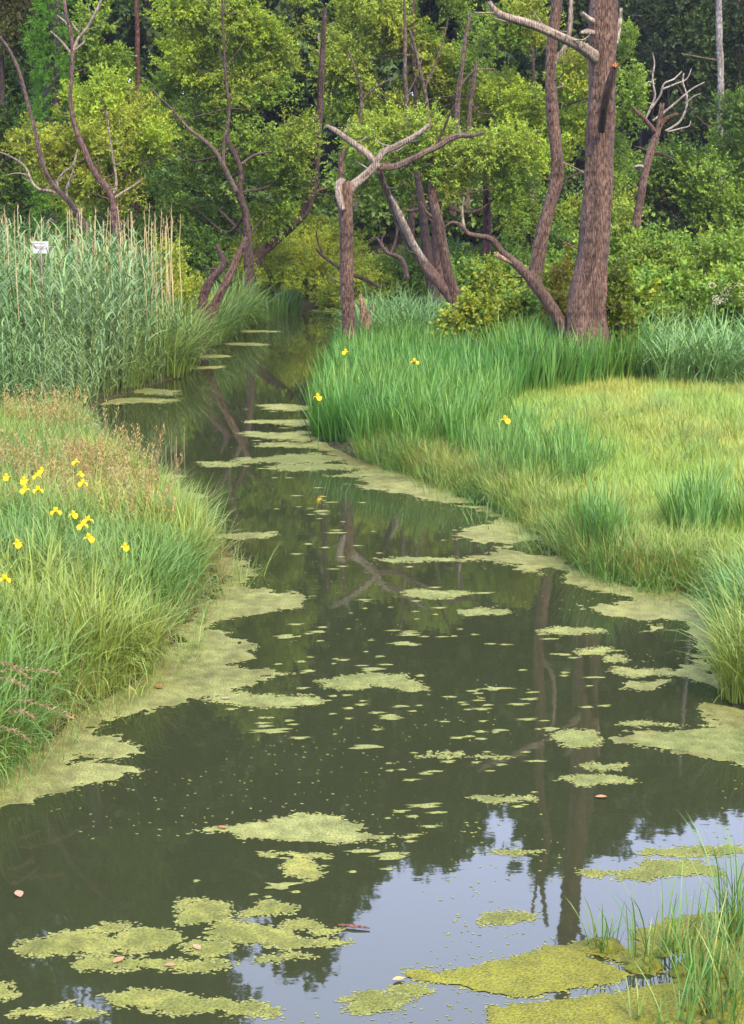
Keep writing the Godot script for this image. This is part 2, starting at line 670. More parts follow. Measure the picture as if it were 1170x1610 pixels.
func ellipse(px: float, py: float, a: float, b: float) -> PackedVector2Array:
	var pts := []
	var q := rng.randf() * TAU
	for i in 16:
		var an := TAU * i / 16
		var r := 1.0 + 0.22 * sin(an * 2 + q) + 0.15 * sin(an * 3 + q * 2) + rng.randf_range(-0.15, 0.15)
		pts.append([px + cos(an) * a * r, py + sin(an) * b * r])
	return world_poly(pts)

func weed_mat(label: String, poly: PackedVector2Array, rag: float, k0: Color, k1: Color, y0 := 0.003, holes := 0.0, cell := 0.0, freq := 1.0) -> void:
	var ce := Vector2.ZERO
	var lo := poly[0]
	var hi := poly[0]
	for q in poly:
		ce += q / poly.size()
		lo = lo.min(q)
		hi = hi.max(q)
	if cell == 0.0:
		cell = clampf((hi - lo).length() / 55.0, 0.008, 0.05)
	var m := mat_mesh(poly, ce, cell, rag, freq, k0, k1, y0, holes)
	if m == null:
		return
	var o := part("duckweed_mat", m, M.weed, self)
	o.position = Vector3(ce.x, 0, ce.y)
	tag(o, label, "duckweed")

# ---------------------------------------------------------------- the scene
func _ready() -> void:
	rng.seed = 11
	nz.seed = 3
	nz.frequency = 0.1
	nz2.seed = 9
	nz2.frequency = 0.02
	nz2.fractal_octaves = 3
	var cam := Camera3D.new()
	cam.name = "camera"
	cam.position = Vector3(0, CAM_H, 0)
	cam.rotation.x = -pitch
	cam.fov = rad_to_deg(2.0 * atan(CY / F))
	cam.far = 1500.0
	cam.near = 0.05
	add_child(cam)
	cam.current = true
	var env := Environment.new()
	env.background_mode = Environment.BG_SKY
	var sm := ProceduralSkyMaterial.new()
	sm.sky_top_color = Color(0.80, 0.85, 1.0)
	sm.sky_horizon_color = Color(0.79, 0.82, 1.0)
	sm.sky_curve = 0.2
	sm.ground_bottom_color = Color(0.2, 0.22, 0.16)
	sm.ground_horizon_color = Color(0.4, 0.42, 0.38)
	sm.sun_angle_max = 60
	sm.sky_energy_multiplier = 1.0
	var sky := Sky.new()
	sky.sky_material = sm
	env.sky = sky
	env.background_energy_multiplier = 1.25
	env.tonemap_mode = Environment.TONE_MAPPER_LINEAR
	env.tonemap_exposure = 4.1
	env.fog_enabled = true
	env.fog_density = 0.0002
	env.fog_light_color = Color(0.78, 0.82, 0.9)
	env.sdfgi_enabled = true
	env.ssao_enabled = true
	env.ssil_enabled = true
	var we := WorldEnvironment.new()
	we.name = "world_environment"
	we.environment = env
	add_child(we)
	var sun := DirectionalLight3D.new()
	sun.name = "sun"
	sun.light_energy = 0.8
	sun.light_color = Color(1.0, 0.91, 0.74)
	sun.light_angular_distance = 14.0
	sun.shadow_enabled = true
	sun.rotation_degrees = Vector3(-42, 24, 0)
	add_child(sun)
	materials()
	make_ground()
	make_forest()
	make_midground_trees()
	make_snags()
	make_bushes()
	make_banks()
	make_reeds()
	make_weed()
	make_small_things()

func make_ground() -> void:
	shore = world_poly([[-120, 1330], [0, 1225], [60, 1170], [130, 1120], [215, 1075], [265, 1010], [300, 965], [345, 915], [335, 870], [270, 810], [200, 760], [150, 715], [130, 675], [150, 640], [220, 612], [285, 592], [315, 560], [345, 540], [385, 515], [430, 500], [470, 490], [500, 486], [545, 483], [620, 480], [640, 488], [585, 500], [560, 530], [545, 560], [530, 590], [515, 630], [500, 680], [520, 705], [560, 722], [640, 745], [700, 765], [770, 800], [830, 825], [880, 860], [925, 905], [1000, 925], [1090, 935], [1130, 960], [1140, 1010], [1130, 1060], [1145, 1110], [1200, 1130], [1300, 1160], [1350, 1250], [1350, 1480], [1220, 1580]])
	shore.append(Vector2(1.8, -4.6))
	shore.append(Vector2(2.4, 8))
	shore.append(Vector2(-5, 8))
	shore.append(Vector2(-5, -5))
	var xs := [-600.0, -300.0, -150.0, -90.0, -60.0, -45.0, -35.0, -28.0, -22.0, -18.0, -15.0, -12.0]
	var x := -10.0
	while x < 10.0:
		xs.append(x)
		x += 0.25
	xs.append_array([10.0, 12.0, 15.0, 18.0, 22.0, 28.0, 35.0, 45.0, 60.0, 90.0, 150.0, 300.0, 600.0])
	var zs := [300.0, 100.0, 40.0, 15.0, 8.0]
	var z := 6.0
	while z > -47.0:
		zs.append(z)
		z -= 0.3
	zs.append_array([-48.0, -50.0, -53.0, -57.0, -62.0, -68.0, -75.0, -84.0, -95.0, -110.0, -140.0, -220.0, -400.0, -900.0])
	var mb := Mb.new()
	var soil := c(85, 85, 45)
	var green := c(105, 125, 50)
	var litter := c(60, 60, 40, 0.8)
	for zz in zs:
		for xx in xs:
			var h := ground_at(xx, zz)
			var k := soil.lerp(green, smoothstep(0.05, 0.2, h + 0.1 * nz.get_noise_2d(xx * 6, zz * 6)))
			k = k.lerp(litter, smoothstep(-34.0, -44.0, zz))
			mb.vert(Vector3(xx, h, zz), k)
	for j in zs.size() - 1:
		for i in xs.size() - 1:
			var a := j * xs.size() + i
			mb.quad(a, a + xs.size(), a + xs.size() + 1, a + 1)
	var g := part("ground", mb.done(), M.ground, self)
	tag(g, "low green banks and rising woodland floor on both sides of the stream", "", "", "structure")
	var pm := PlaneMesh.new()
	pm.size = Vector2(34, 70)
	var w := part("water", pm, M.water, self)
	w.position = Vector3(0, 0, -24)
	tag(w, "dark still stream water winding away between the banks", "", "", "structure")

var sp_fine: ArrayMesh
var sp_mid: ArrayMesh
var sp_big: ArrayMesh
var sp_willow: ArrayMesh
var sp_bramble: ArrayMesh

func make_forest() -> void:
	sp_big = spray(55, 0.17, 0.055, 0.55)
	sp_mid = spray(60, 0.11, 0.038, 0.5)
	sp_fine = spray(60, 0.10, 0.030, 0.5)
	sp_willow = spray(70, 0.12, 0.020, 0.4)
	sp_bramble = spray(36, 0.17, 0.065, 0.5, 0.2)
	var bark := c(80, 72, 68, 0.8)
	var dark := c(66, 90, 48, 1.9)
	var mid := c(90, 120, 52, 2.0)
	# x, depth, height, width, lowest leaves, colour
	var trees := [[-19, 62, 30, 4.5, 0.15, mid], [-14.5, 58, 29, 4.2, 0.12, dark], [-11, 66, 30, 4.5, 0.2, dark], [-8.2, 60, 28, 3.8, 0.15, dark], [-5.0, 64, 26, 3.0, 0.12, dark], [-1.2, 60, 22.5, 3.0, 0.14, dark], [2.2, 65, 23, 4.2, 0.12, dark], [5.4, 61, 21, 3.8, 0.14, dark], [8.4, 66, 23, 4, 0.2, dark], [11.4, 63, 18, 3.0, 0.2, dark], [15.2, 66, 14.5, 3.8, 0.15, mid], [19, 62, 13.5, 4.3, 0.12, mid],
		[-21, 78, 30, 5, 0.1, dark], [-16, 80, 31, 5, 0.1, dark], [-11.5, 82, 31, 5, 0.1, dark], [-6.5, 80, 29, 5, 0.08, dark], [-1.5, 82, 28, 5, 0.08, dark], [3.2, 80, 26, 5, 0.08, dark], [8, 83, 25, 5, 0.08, dark], [13, 80, 24, 5, 0.08, dark], [18, 82, 24, 5, 0.08, dark], [23, 79, 23, 5, 0.08, mid], [-26, 70, 28, 5, 0.1, mid], [25, 68, 21, 5, 0.1, mid], [10, 73, 22, 5, 0.03, dark], [14, 74, 22, 5, 0.03, dark], [17.5, 73, 21, 5, 0.03, dark], [6, 74, 23, 5, 0.03, dark], [-24, 96, 32, 6, 0.02, dark], [-16, 98, 32, 6, 0.02, dark], [-8, 96, 32, 6, 0.02, dark], [0, 98, 28, 6, 0.02, dark], [8, 96, 26, 6, 0.02, dark], [16, 98, 26, 6, 0.02, dark], [24, 96, 26, 6, 0.02, dark], [-6.9, 71, 26, 4, 0.1, dark], [-20, 88, 32, 5.5, 0.02, dark], [-12, 89, 32, 5.5, 0.02, dark], [-4.4, 88, 30, 5.5, 0.02, dark], [4, 89, 26, 5.5, 0.02, dark], [12, 88, 25, 5.5, 0.02, dark], [20, 89, 24, 5.5, 0.02, dark]]
	for t in trees:
		forest_tree("forest_tree", "tall dark green tree in the shaded wood behind the stream", "tree", t[0], t[1], t[2], t[3], t[4], t[5], sp_big, 1.9, 80, "trees of the wood in the background", bark, 0.35)
	# undergrowth that closes the view under the wood
	for i in 26:
		var x := -19.0 + i * 1.55
		bush("undergrowth_bush", "dark green bush in the shade at the foot of the wood", Vector3(x, 0, -52 - 4 * rng.randf()), Vector3(1.7, rng.randf_range(1.6, 3.2), 1.6), c(72, 102, 46, 1.9) if i % 3 else c(96, 124, 50, 2.0), sp_big, 1.0, 300, "undergrowth at the edge of the wood")

func make_midground_trees() -> void:
	var bark := c(112, 96, 90)
	var pale := c(146, 170, 62, 1.8)
	var lime := c(147, 174, 52, 1.8)
	var olive := c(147, 161, 52, 1.8)
	var grn := c(118, 150, 50, 1.8)
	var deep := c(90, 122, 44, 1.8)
	leafy("round_willow", "rounded yellow green tree behind the two bare left trees", 37, [[190, 510, 14], [188, 380, 12], [178, 300, 10], [170, 230, 6], [165, 170, 3]], [[110, 190, 55, 45, olive], [155, 150, 55, 45, lime], [205, 200, 60, 50, olive], [245, 250, 48, 45, lime], [100, 250, 50, 45, olive], [165, 240, 60, 50, olive], [60, 225, 40, 45, olive], [210, 290, 50, 30, olive], [140, 300, 50, 30, olive]], sp_willow, 0.62, 20, bark, "", 0.05)
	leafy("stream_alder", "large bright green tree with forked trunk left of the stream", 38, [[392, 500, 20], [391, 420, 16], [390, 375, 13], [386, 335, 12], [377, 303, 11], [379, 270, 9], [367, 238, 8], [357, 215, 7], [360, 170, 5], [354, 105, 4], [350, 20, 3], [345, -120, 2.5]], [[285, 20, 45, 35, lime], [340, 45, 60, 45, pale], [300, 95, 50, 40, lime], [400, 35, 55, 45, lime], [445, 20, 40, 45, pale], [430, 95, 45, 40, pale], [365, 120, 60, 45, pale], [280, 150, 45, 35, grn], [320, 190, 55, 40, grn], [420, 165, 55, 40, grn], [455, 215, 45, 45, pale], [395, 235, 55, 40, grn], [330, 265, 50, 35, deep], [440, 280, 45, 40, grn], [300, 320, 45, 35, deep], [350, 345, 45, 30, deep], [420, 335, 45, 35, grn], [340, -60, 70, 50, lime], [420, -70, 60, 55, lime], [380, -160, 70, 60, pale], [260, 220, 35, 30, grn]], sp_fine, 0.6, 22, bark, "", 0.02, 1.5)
	limb_extra("stream_alder", 37.7, [[[372, 302, 8], [352, 262, 8], [340, 240, 7], [318, 218, 6], [298, 203, 5], [270, 172, 4], [238, 140, 2.5]], [[351, 262, 6], [352, 225, 4], [356, 205, 3]], [[380, 258, 4], [400, 244, 3.5], [428, 238, 2]]], c(135, 120, 112))
	leafy("pale_alder", "light green tree above the crossing dead branches", 43, [[640, 500, 14], [645, 400, 12], [650, 280, 10], [655, 180, 8], [650, 80, 6], [650, -40, 4]], [[560, 60, 55, 45, pale], [620, 40, 55, 40, olive], [690, 50, 55, 40, grn], [590, 120, 55, 40, pale], [660, 110, 60, 40, olive], [740, 90, 45, 40, grn], [560, 185, 50, 35, grn], [620, 195, 55, 35, pale], [700, 170, 60, 40, pale], [770, 150, 50, 40, olive], [580, 0, 60, 40, pale], [680, -30, 70, 40, pale], [525, 110, 30, 40, pale]], sp_fine, 0.62, 19, bark, "", 0.05)
	leafy("spreading_alder", "spreading light green tree over dark trunks behind the leaning dead stem", 36, [[690, 520, 26], [692, 420, 26], [690, 370, 22], [682, 320, 17], [676, 270, 12], [680, 215, 7]], [[590, 215, 45, 30, pale], [640, 250, 55, 35, grn], [700, 235, 60, 35, pale], [760, 245, 55, 38, pale], [820, 230, 45, 38, lime], [620, 300, 50, 28, grn], [690, 290, 60, 28, pale], [755, 300, 60, 28, pale], [800, 290, 50, 35, grn], [560, 260, 40, 40, grn], [660, 200, 50, 30, pale]], sp_fine, 0.55, 23, c(120, 95, 90), "", 0.0)
	leafy("right_alder", "bright yellow green tree behind the thick trunk", 40, [[830, 500, 15], [832, 400, 13], [838, 280, 10], [840, 180, 7], [838, 80, 4]], [[780, 60, 45, 40, grn], [830, 40, 45, 40, olive], [800, 130, 50, 35, lime], [850, 150, 55, 40, lime], [900, 190, 45, 40, lime], [820, 200, 55, 35, pale], [880, 250, 50, 40, lime], [840, 290, 50, 40, grn], [900, 320, 40, 40, pale], [800, 340, 45, 35, grn], [870, 360, 45, 30, grn], [910, 110, 30, 45, olive], [985, 130, 25, 80, grn], [960, 250, 30, 60, grn], [965, 330, 35, 45, pale]], sp_fine, 0.6, 20, bark, "", 0.04)
	# ivy on the tall left trunk
	var o := thing("ivy_clad_tree", "tall trunk wrapped in vivid green ivy at the upper left", "tree", at(78, 480, 42))
	o.position.y = ground_at(o.position.x, o.position.z)
	var a := at(78, 480, 42) - o.position
	limb_part("trunk", 42, [[78, 480, 30], [80, 200, 26], [84, 0, 24], [88, -300, 22], [92, -700, 18], [95, -1100, 8]], o, c(120, 112, 108), 12, 0.1)
	var ivy := []
	for i in 16:
		var q := at(78 + rng.randfn() * 5, -60 + i * 32, 42) - o.position
		ivy.append([q, Vector3(0.5, 0.42, 0.5) * rng.randf_range(0.85, 1.15), c(98, 150, 34, 1.9), 80])
	crown(o, ivy, sp_fine, 0.42, "ivy", -0.3, -0.2)
	var top := []
	for i in 10:
		top.append([at(95 + rng.randf_range(-130, 130), -560 - i * 55, 42 + rng.randf_range(-1.5, 1.5)) - o.position, Vector3(1.5, 0.9, 1.5), deep, 110])
	crown(o, top, sp_mid, 1.0, "crown")
	# trees that only the water shows, and that fill the upper left
	leafy("left_bank_tree", "tall leafy tree rising out of the picture above the reed bed", 34, [[-90, 560, 30], [-80, 200, 26], [-40, -200, 22], [40, -420, 14], [150, -560, 8]], [[150, -430, 80, 45, deep], [210, -540, 70, 40, deep], [300, -610, 60, 30, deep], [60, -600, 70, 50, deep]], sp_mid, 0.8, 5, bark)
	leafy("left_edge_tree", "dense mid green tree behind the reeds at the left edge", 44, [[10, 500, 16], [8, 300, 13], [5, 150, 9], [0, 40, 5]], [[10, 60, 50, 40, c(112, 118, 52)], [-20, 120, 50, 45, grn], [30, 150, 40, 40, deep], [0, 210, 55, 40, deep], [40, 260, 55, 40, grn], [10, 320, 55, 35, deep], [-30, 270, 50, 50, grn], [90, 330, 50, 35, grn], [20, 380, 60, 30, deep], [20, -10, 50, 40, c(118, 116, 56)]], sp_mid, 0.72, 17, bark)
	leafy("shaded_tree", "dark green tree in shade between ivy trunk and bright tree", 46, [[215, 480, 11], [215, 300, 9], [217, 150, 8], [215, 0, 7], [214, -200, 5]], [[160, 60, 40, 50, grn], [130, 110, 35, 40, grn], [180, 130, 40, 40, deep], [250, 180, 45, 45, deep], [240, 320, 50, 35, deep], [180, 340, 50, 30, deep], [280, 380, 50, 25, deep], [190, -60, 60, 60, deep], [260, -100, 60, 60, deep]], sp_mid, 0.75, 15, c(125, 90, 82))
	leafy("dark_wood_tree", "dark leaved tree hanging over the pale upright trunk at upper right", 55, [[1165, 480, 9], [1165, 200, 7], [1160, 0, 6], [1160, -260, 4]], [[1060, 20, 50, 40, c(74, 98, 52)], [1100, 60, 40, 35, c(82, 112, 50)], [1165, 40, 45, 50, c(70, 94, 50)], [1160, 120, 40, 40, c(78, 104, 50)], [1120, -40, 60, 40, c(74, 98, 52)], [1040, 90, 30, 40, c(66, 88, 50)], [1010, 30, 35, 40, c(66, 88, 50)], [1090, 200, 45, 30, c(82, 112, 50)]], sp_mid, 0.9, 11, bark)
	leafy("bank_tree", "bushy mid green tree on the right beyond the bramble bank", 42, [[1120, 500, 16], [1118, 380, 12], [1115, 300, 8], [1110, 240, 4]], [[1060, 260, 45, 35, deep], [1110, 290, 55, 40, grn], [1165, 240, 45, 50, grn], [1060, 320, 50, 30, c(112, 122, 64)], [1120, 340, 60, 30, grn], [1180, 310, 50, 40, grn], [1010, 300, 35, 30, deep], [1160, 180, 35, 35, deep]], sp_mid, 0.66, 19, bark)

func limb_extra(called: String, d: float, limbs: Array, col: Color) -> void:
	var o: Node3D = get_node(called)
	for l in limbs:
		limb_part("bough", d, l, o, col, 8, 0.1)

func make_snags() -> void:
	var bark := c(138, 113, 100)
	var grey := c(192, 178, 164)
	var white := c(214, 206, 196)
	var rim := c(92, 76, 68)
	var big := snag("thick_dead_alder", "thick tall grey brown trunk, the widest, standing in the irises", "tree", 23.3, [
		["trunk", [[915, 655, 92], [917, 600, 92], [918, 560, 84], [919, 530, 73], [921, 500, 63], [924, 465, 55], [932, 400, 49], [938, 330, 46], [942, 240, 43], [945, 160, 42], [948, 90, 43], [950, 20, 46], [951, -60, 43], [945, -180, 36], [940, -330, 33], [938, -460, 28], [936, -600, 16]]],
		["limb", [[906, 600, 26], [893, 545, 22], [880, 505, 20], [858, 470, 18], [832, 436, 16], [808, 412, 13], [790, 396, 10], [772, 376, 9], [752, 371, 8], [736, 367, 7], [724, 354, 6], [712, 349, 4], [700, 356, 2]], c(128, 106, 96)],
		["twig", [[731, 363, 5], [727, 335, 4], [730, 310, 2.5]], grey],
		["stub", [[806, 412, 10], [792, 406, 9], [780, 401, 8]], c(190, 165, 140)],
		["branch", [[938, 92, 19, 23.2], [915, 75, 16, 23], [890, 62, 15, 22.8], [860, 48, 14, 22.7], [830, 37, 13, 22.6], [800, 28, 12, 22.5], [782, 20, 11, 22.5], [771, 6, 8, 22.5]], grey],
		["stub", [[946, 205, 12, 23.0], [950, 170, 13, 22.7], [958, 135, 13, 22.5], [967, 104, 11, 22.4]], rim],
		["cut_end", [[966.6, 105, 9.5, 22.39], [967.2, 102.5, 9, 22.38]], c(205, 140, 70)],
		["stub", [[935, 35, 10, 23.2], [925, 30, 9, 23.1], [917, 22, 6, 23.0]], white],
		["stub", [[935, 52, 10, 23.2], [923, 50, 9, 23.1], [914, 52, 6, 23.0]], grey],
		["broken_top", [[968, 70, 10], [973, 40, 9], [976, 14, 5]], white],
		["branch", [[945, -90, 14], [985, -105, 11], [1030, -100, 9], [1080, -112, 5]], rim],
		["branch", [[940, -300, 12], [970, -360, 8], [1000, -440, 4]], bark],
		["root", [[905, 590, 30, 23.1], [888, 622, 24, 22.9], [868, 645, 12, 22.8]]],
		["root", [[935, 590, 30, 23.1], [950, 620, 24, 22.9], [966, 645, 12, 22.8]]]], bark)
	big.set_meta("label", "thick tall grey brown trunk, the widest, standing behind the irises")
	snag("slim_dead_alder", "slim curving dead trunk just left of the thickest trunk", "tree", 27, [
		["trunk", [[832, 580, 28], [838, 480, 25], [845, 415, 23], [854, 362, 22], [866, 318, 21], [876, 276, 21], [874, 230, 20], [869, 180, 19], [866, 130, 18], [869, 60, 18], [876, 0, 17], [875, -90, 16], [884, -180, 14], [898, -250, 13], [890, -330, 10], [904, -430, 6]]],
		["branch", [[866, 118, 9], [874, 92, 9], [886, 78, 8], [895, 50, 7], [897, 0, 7], [893, -40, 5]], grey],
		["branch", [[894, -280, 8], [880, -350, 6], [878, -420, 3]]],
		["twig", [[872, 250, 3], [900, 262, 2.5], [925, 275, 1.5]], grey],
		["twig", [[868, 140, 3], [885, 135, 2], [880, 128, 1.5]], white]], bark)
	snag("forked_dead_tree", "dead tree topped by widely spread bare branches over mid stream", "tree", 26.5, [
		["trunk", [[556, 605, 27], [552, 550, 22], [548, 500, 21], [546, 450, 21], [545, 400, 21], [544, 350, 22], [543, 318, 25], [545, 297, 22]]],
		["burl", [[540, 330, 9, 26.3], [533, 308, 12, 26.3], [533, 288, 12, 26.35], [540, 284, 9, 26.4]], grey],
		["stub", [[534, 298, 10], [537, 272, 10], [536, 255, 8], [541, 233, 5]], c(140, 116, 104)],
		["branch", [[542, 306, 18], [556, 292, 16], [570, 280, 14], [583, 268, 13], [594, 256, 13]], grey],
		["branch", [[596, 262, 11], [576, 240, 11], [556, 226, 10], [538, 213, 9], [526, 204, 8], [514, 198, 5]], grey],
		["branch", [[592, 256, 12], [602, 240, 11], [618, 232, 10], [636, 223, 9], [652, 214, 8], [666, 204, 7], [674, 197, 6]], grey],
		["branch", [[594, 262, 11], [618, 262, 10], [645, 252, 10], [668, 240, 9], [690, 229, 9], [706, 218, 9], [722, 213, 8], [744, 213, 6], [764, 206, 2.5]], c(150, 128, 118)],
		["twig", [[684, 230, 4], [697, 205, 4], [708, 178, 3.5], [720, 157, 3]], c(105, 85, 76)],
		["cut_end", [[516, 199.5, 6], [513.5, 198, 5.5]], c(185, 150, 110)]], bark)
	snag("leaning_dead_tree", "pale peeling dead stem leaning left from a shared double base", "tree", 28, [
		["trunk", [[724, 575, 28], [722, 520, 25], [720, 492, 24], [716, 470, 22], [709, 446, 17], [703, 420, 15], [697, 390, 16], [690, 355, 17], [684, 325, 12]]],
		["stem", [[720, 488, 18], [706, 464, 17], [690, 444, 16], [672, 422, 16], [655, 398, 15], [641, 372, 14, 27.7], [628, 345, 14, 27.5], [616, 318, 12, 27.2], [606, 296, 10, 27], [597, 270, 9, 26.75]], c(150, 126, 116)],
		["bare_wood", [[670, 412, 6, 27.66], [652, 388, 13, 27.58], [639, 362, 13.5, 27.42], [627, 337, 12, 27.2], [614, 310, 6, 26.98]], c(214, 200, 190)],
		["twig", [[688, 345, 5], [672, 335, 4], [662, 318, 3]]]], bark)
	snag("twiggy_snag", "short dead trunk with whitish bare twigs right of the thick trunk", "tree", 33, [
		["trunk", [[996, 500, 17], [998, 400, 15], [1002, 345, 13], [1008, 305, 13], [1015, 270, 12], [1023, 240, 12], [1031, 218, 11], [1037, 195, 9], [1041, 165, 7]]],
		["branch", [[1031, 208, 8], [1016, 190, 7], [1006, 180, 6], [994, 168, 3]], c(128, 100, 90)],
		["branch", [[1034, 208, 8], [1043, 190, 7], [1055, 183, 6], [1066, 180, 5]], c(135, 100, 82)],
		["branch", [[1024, 240, 5], [1010, 234, 4], [998, 230, 2]], rim],
		["branch", [[1024, 243, 5], [1042, 243, 4], [1058, 250, 3], [1066, 260, 1.5]], rim],
		["stub", [[1012, 262, 6], [1004, 261, 5], [997, 263, 3]], white],
		["twig", [[1014, 190, 3], [1024, 168, 3.5], [1030, 150, 3], [1026, 125, 3], [1029, 100, 2.5], [1026, 82, 1.5]], white],
		["twig", [[1023, 172, 3.5], [1038, 150, 3.5], [1044, 132, 3], [1060, 124, 2.5], [1072, 112, 2]], white],
		["twig", [[1042, 140, 3], [1062, 132, 2.5], [1080, 124, 2], [1087, 108, 1.5]], white],
		["twig", [[1026, 190, 3], [1050, 172, 3.5], [1070, 155, 3], [1088, 140, 2.5], [1108, 129, 1.5]], white],
		["twig", [[1046, 206, 3], [1068, 192, 3.5], [1079, 170, 3], [1080, 150, 3], [1074, 130, 2.5], [1075, 116, 2]], white],
		["twig", [[1078, 163, 2.5], [1090, 152, 2], [1102, 147, 1.5]], white],
		["twig", [[1050, 207, 2.5], [1070, 202, 2.5], [1084, 198, 2], [1086, 190, 1.5]], white],
		["twig", [[1030, 132, 2], [1020, 128, 1.5], [1014, 135, 1]], white]], bark)
	snag("white_barked_tree", "pale whitish upright trunk in the dark wood at upper right", "tree", 51, [["trunk", [[1130, 470, 13], [1131, 300, 12], [1132, 190, 11], [1133, 120, 11], [1131, 55, 10], [1130, -60, 9], [1132, -300, 6], [1134, -420, 3]], c(190, 188, 186)], ["branch", [[1130, 95, 3], [1100, 90, 2.5], [1072, 84, 1.5]], c(140, 128, 112)], ["branch", [[1133, 175, 3], [1148, 165, 3], [1158, 157, 2]], c(170, 165, 160)]], c(190, 188, 186))
	snag("left_bare_tree", "thin bare tree leaning left out of the reeds, farthest left", "tree", 34, [
		["trunk", [[162, 510, 10], [160, 440, 9], [152, 388, 8], [138, 362, 9], [122, 335, 9], [108, 316, 9], [94, 302, 8], [80, 286, 8], [70, 265, 7], [62, 235, 7], [54, 200, 6], [46, 170, 6], [38, 140, 6], [30, 112, 5], [18, 85, 5], [6, 66, 4], [-10, 48, 3]]],
		["branch", [[98, 306, 5], [78, 300, 5], [62, 298, 5], [50, 286, 4.5], [42, 266, 4], [30, 254, 3], [12, 244, 2.5], [-8, 236, 1.5]], grey],
		["branch", [[92, 300, 4], [90, 286, 4], [100, 272, 3.5], [114, 260, 3], [122, 235, 2]], grey],
		["branch", [[106, 312, 4], [105, 296, 4], [112, 278, 3.5], [118, 255, 2.5], [121, 236, 1.5]], grey],
		["twig", [[46, 276, 2], [28, 272, 2], [8, 276, 1]], white]], c(128, 110, 106))
	snag("second_bare_tree", "bare tree curving up to a forked top left of the bright tree", "tree", 33, [
		["trunk", [[190, 520, 16], [188, 440, 14], [184, 380, 12], [180, 340, 11], [178, 315, 11], [168, 295, 11], [155, 280, 10], [145, 265, 9], [136, 243, 9], [126, 220, 8], [117, 195, 7], [112, 170, 7], [111, 145, 6], [113, 115, 6], [114, 85, 6], [113, 60, 6], [106, 32, 5], [101, 0, 5], [95, -60, 3]]],
		["branch", [[114, 84, 5], [122, 62, 5], [134, 48, 5], [146, 28, 4.5], [155, 10, 4], [165, -15, 3]], grey],
		["branch", [[112, 84, 4], [104, 74, 4], [94, 62, 3.5], [80, 50, 2.5]], grey],
		["branch", [[115, 80, 4], [126, 72, 3.5], [133, 64, 3], [130, 52, 2.5]], grey],
		["branch", [[110, 42, 4], [100, 32, 3], [90, 24, 2]], white],
		["branch", [[112, 34, 3], [118, 44, 3], [124, 50, 2]], grey],
		["branch", [[178, 305, 5], [183, 292, 4], [180, 260, 3.5], [174, 225, 3], [168, 175, 2]], grey],
		["branch", [[180, 312, 5], [194, 302, 4], [210, 292, 3], [228, 280, 1.5]], grey],
		["stub", [[160, 285, 7], [157, 270, 5], [154, 254, 2.5]], rim]], c(140, 114, 108))
	snag("leaning_pole_tree", "dark leaning trunk rising into a tall grey broken pole", "tree", 40, [
		["trunk", [[388, 500, 30], [394, 440, 26], [404, 405, 20], [425, 385, 15], [452, 362, 14], [478, 334, 15], [490, 306, 14], [496, 270, 12], [499, 225, 12], [503, 170, 10], [505, 120, 10], [508, 70, 8], [510, 17, 7]]],
		["stub", [[503, 66, 4], [500, 58, 3], [503, 53, 2]], grey], ["stub", [[506, 88, 4], [500, 82, 3], [497, 78, 2]], grey],
		["branch", [[486, 312, 6], [500, 300, 5], [514, 296, 3]], bark]], c(104, 88, 84))
	snag("forked_stump", "short twin stemmed stump at the water edge by the reeds", "tree stump", 30.6, [
		["trunk", [[312, 556, 18], [316, 530, 20], [324, 505, 19], [331, 485, 17]], c(112, 82, 74)],
		["stem", [[316, 520, 14], [317, 490, 14], [322, 460, 14], [333, 438, 13], [345, 425, 11], [352, 412, 9], [347, 400, 7], [341, 386, 5]], c(126, 102, 98)],
		["stem", [[326, 510, 14], [338, 480, 14], [350, 455, 13], [362, 430, 11], [371, 410, 9], [380, 390, 8], [387, 375, 6]], c(140, 112, 104)],
		["stub", [[333, 432, 8], [338, 424, 6], [334, 422, 4]], rim],
		["root", [[316, 535, 9], [308, 550, 7], [302, 562, 4]], c(150, 100, 80)]], bark)
	snag("pale_stump", "small pale broken stump beside the forked dead trunk", "tree stump", 27.4, [["trunk", [[574, 590, 16], [573, 530, 15], [572, 500, 13], [570, 480, 10], [566, 465, 4]], c(188, 160, 132)], ["splinter", [[577, 520, 8], [582, 495, 6], [586, 478, 2]], c(200, 176, 150)]], c(188, 160, 132))
	snag("fallen_branch", "dark fallen branch sloping down to the right over low leaves", "branch", 37, [["stem", [[598, 452, 5], [575, 440, 6], [550, 430, 6], [525, 415, 5], [508, 402, 5], [498, 393, 4]]], ["twig", [[508, 402, 3], [500, 380, 2.5], [497, 362, 1.5]]]], c(84, 72, 66))
	snag("hooked_branch", "crooked grey dead branch hooked up beside the leaning stem", "branch", 33, [["stem", [[640, 440, 10], [634, 412, 8], [622, 402, 7], [610, 398, 6], [600, 386, 5], [592, 374, 4], [580, 378, 2]]], ["twig", [[604, 394, 4], [600, 378, 3], [606, 366, 2]]], ["twig", [[614, 400, 5], [622, 380, 5], [626, 350, 3]]]], c(112, 96, 92))
	snag("dark_twin_trunk", "dark shaded trunk under the spreading tree", "tree", 35, [["trunk", [[682, 540, 20], [680, 460, 18], [672, 400, 16], [666, 350, 14], [662, 310, 12], [655, 270, 8]]]], c(80, 66, 62))
	snag("reddish_trunk", "short reddish trunk behind the hooked limb", "tree", 38, [["trunk", [[762, 520, 16], [764, 420, 15], [766, 360, 14], [765, 300, 12], [766, 240, 8]]]], c(122, 92, 84))
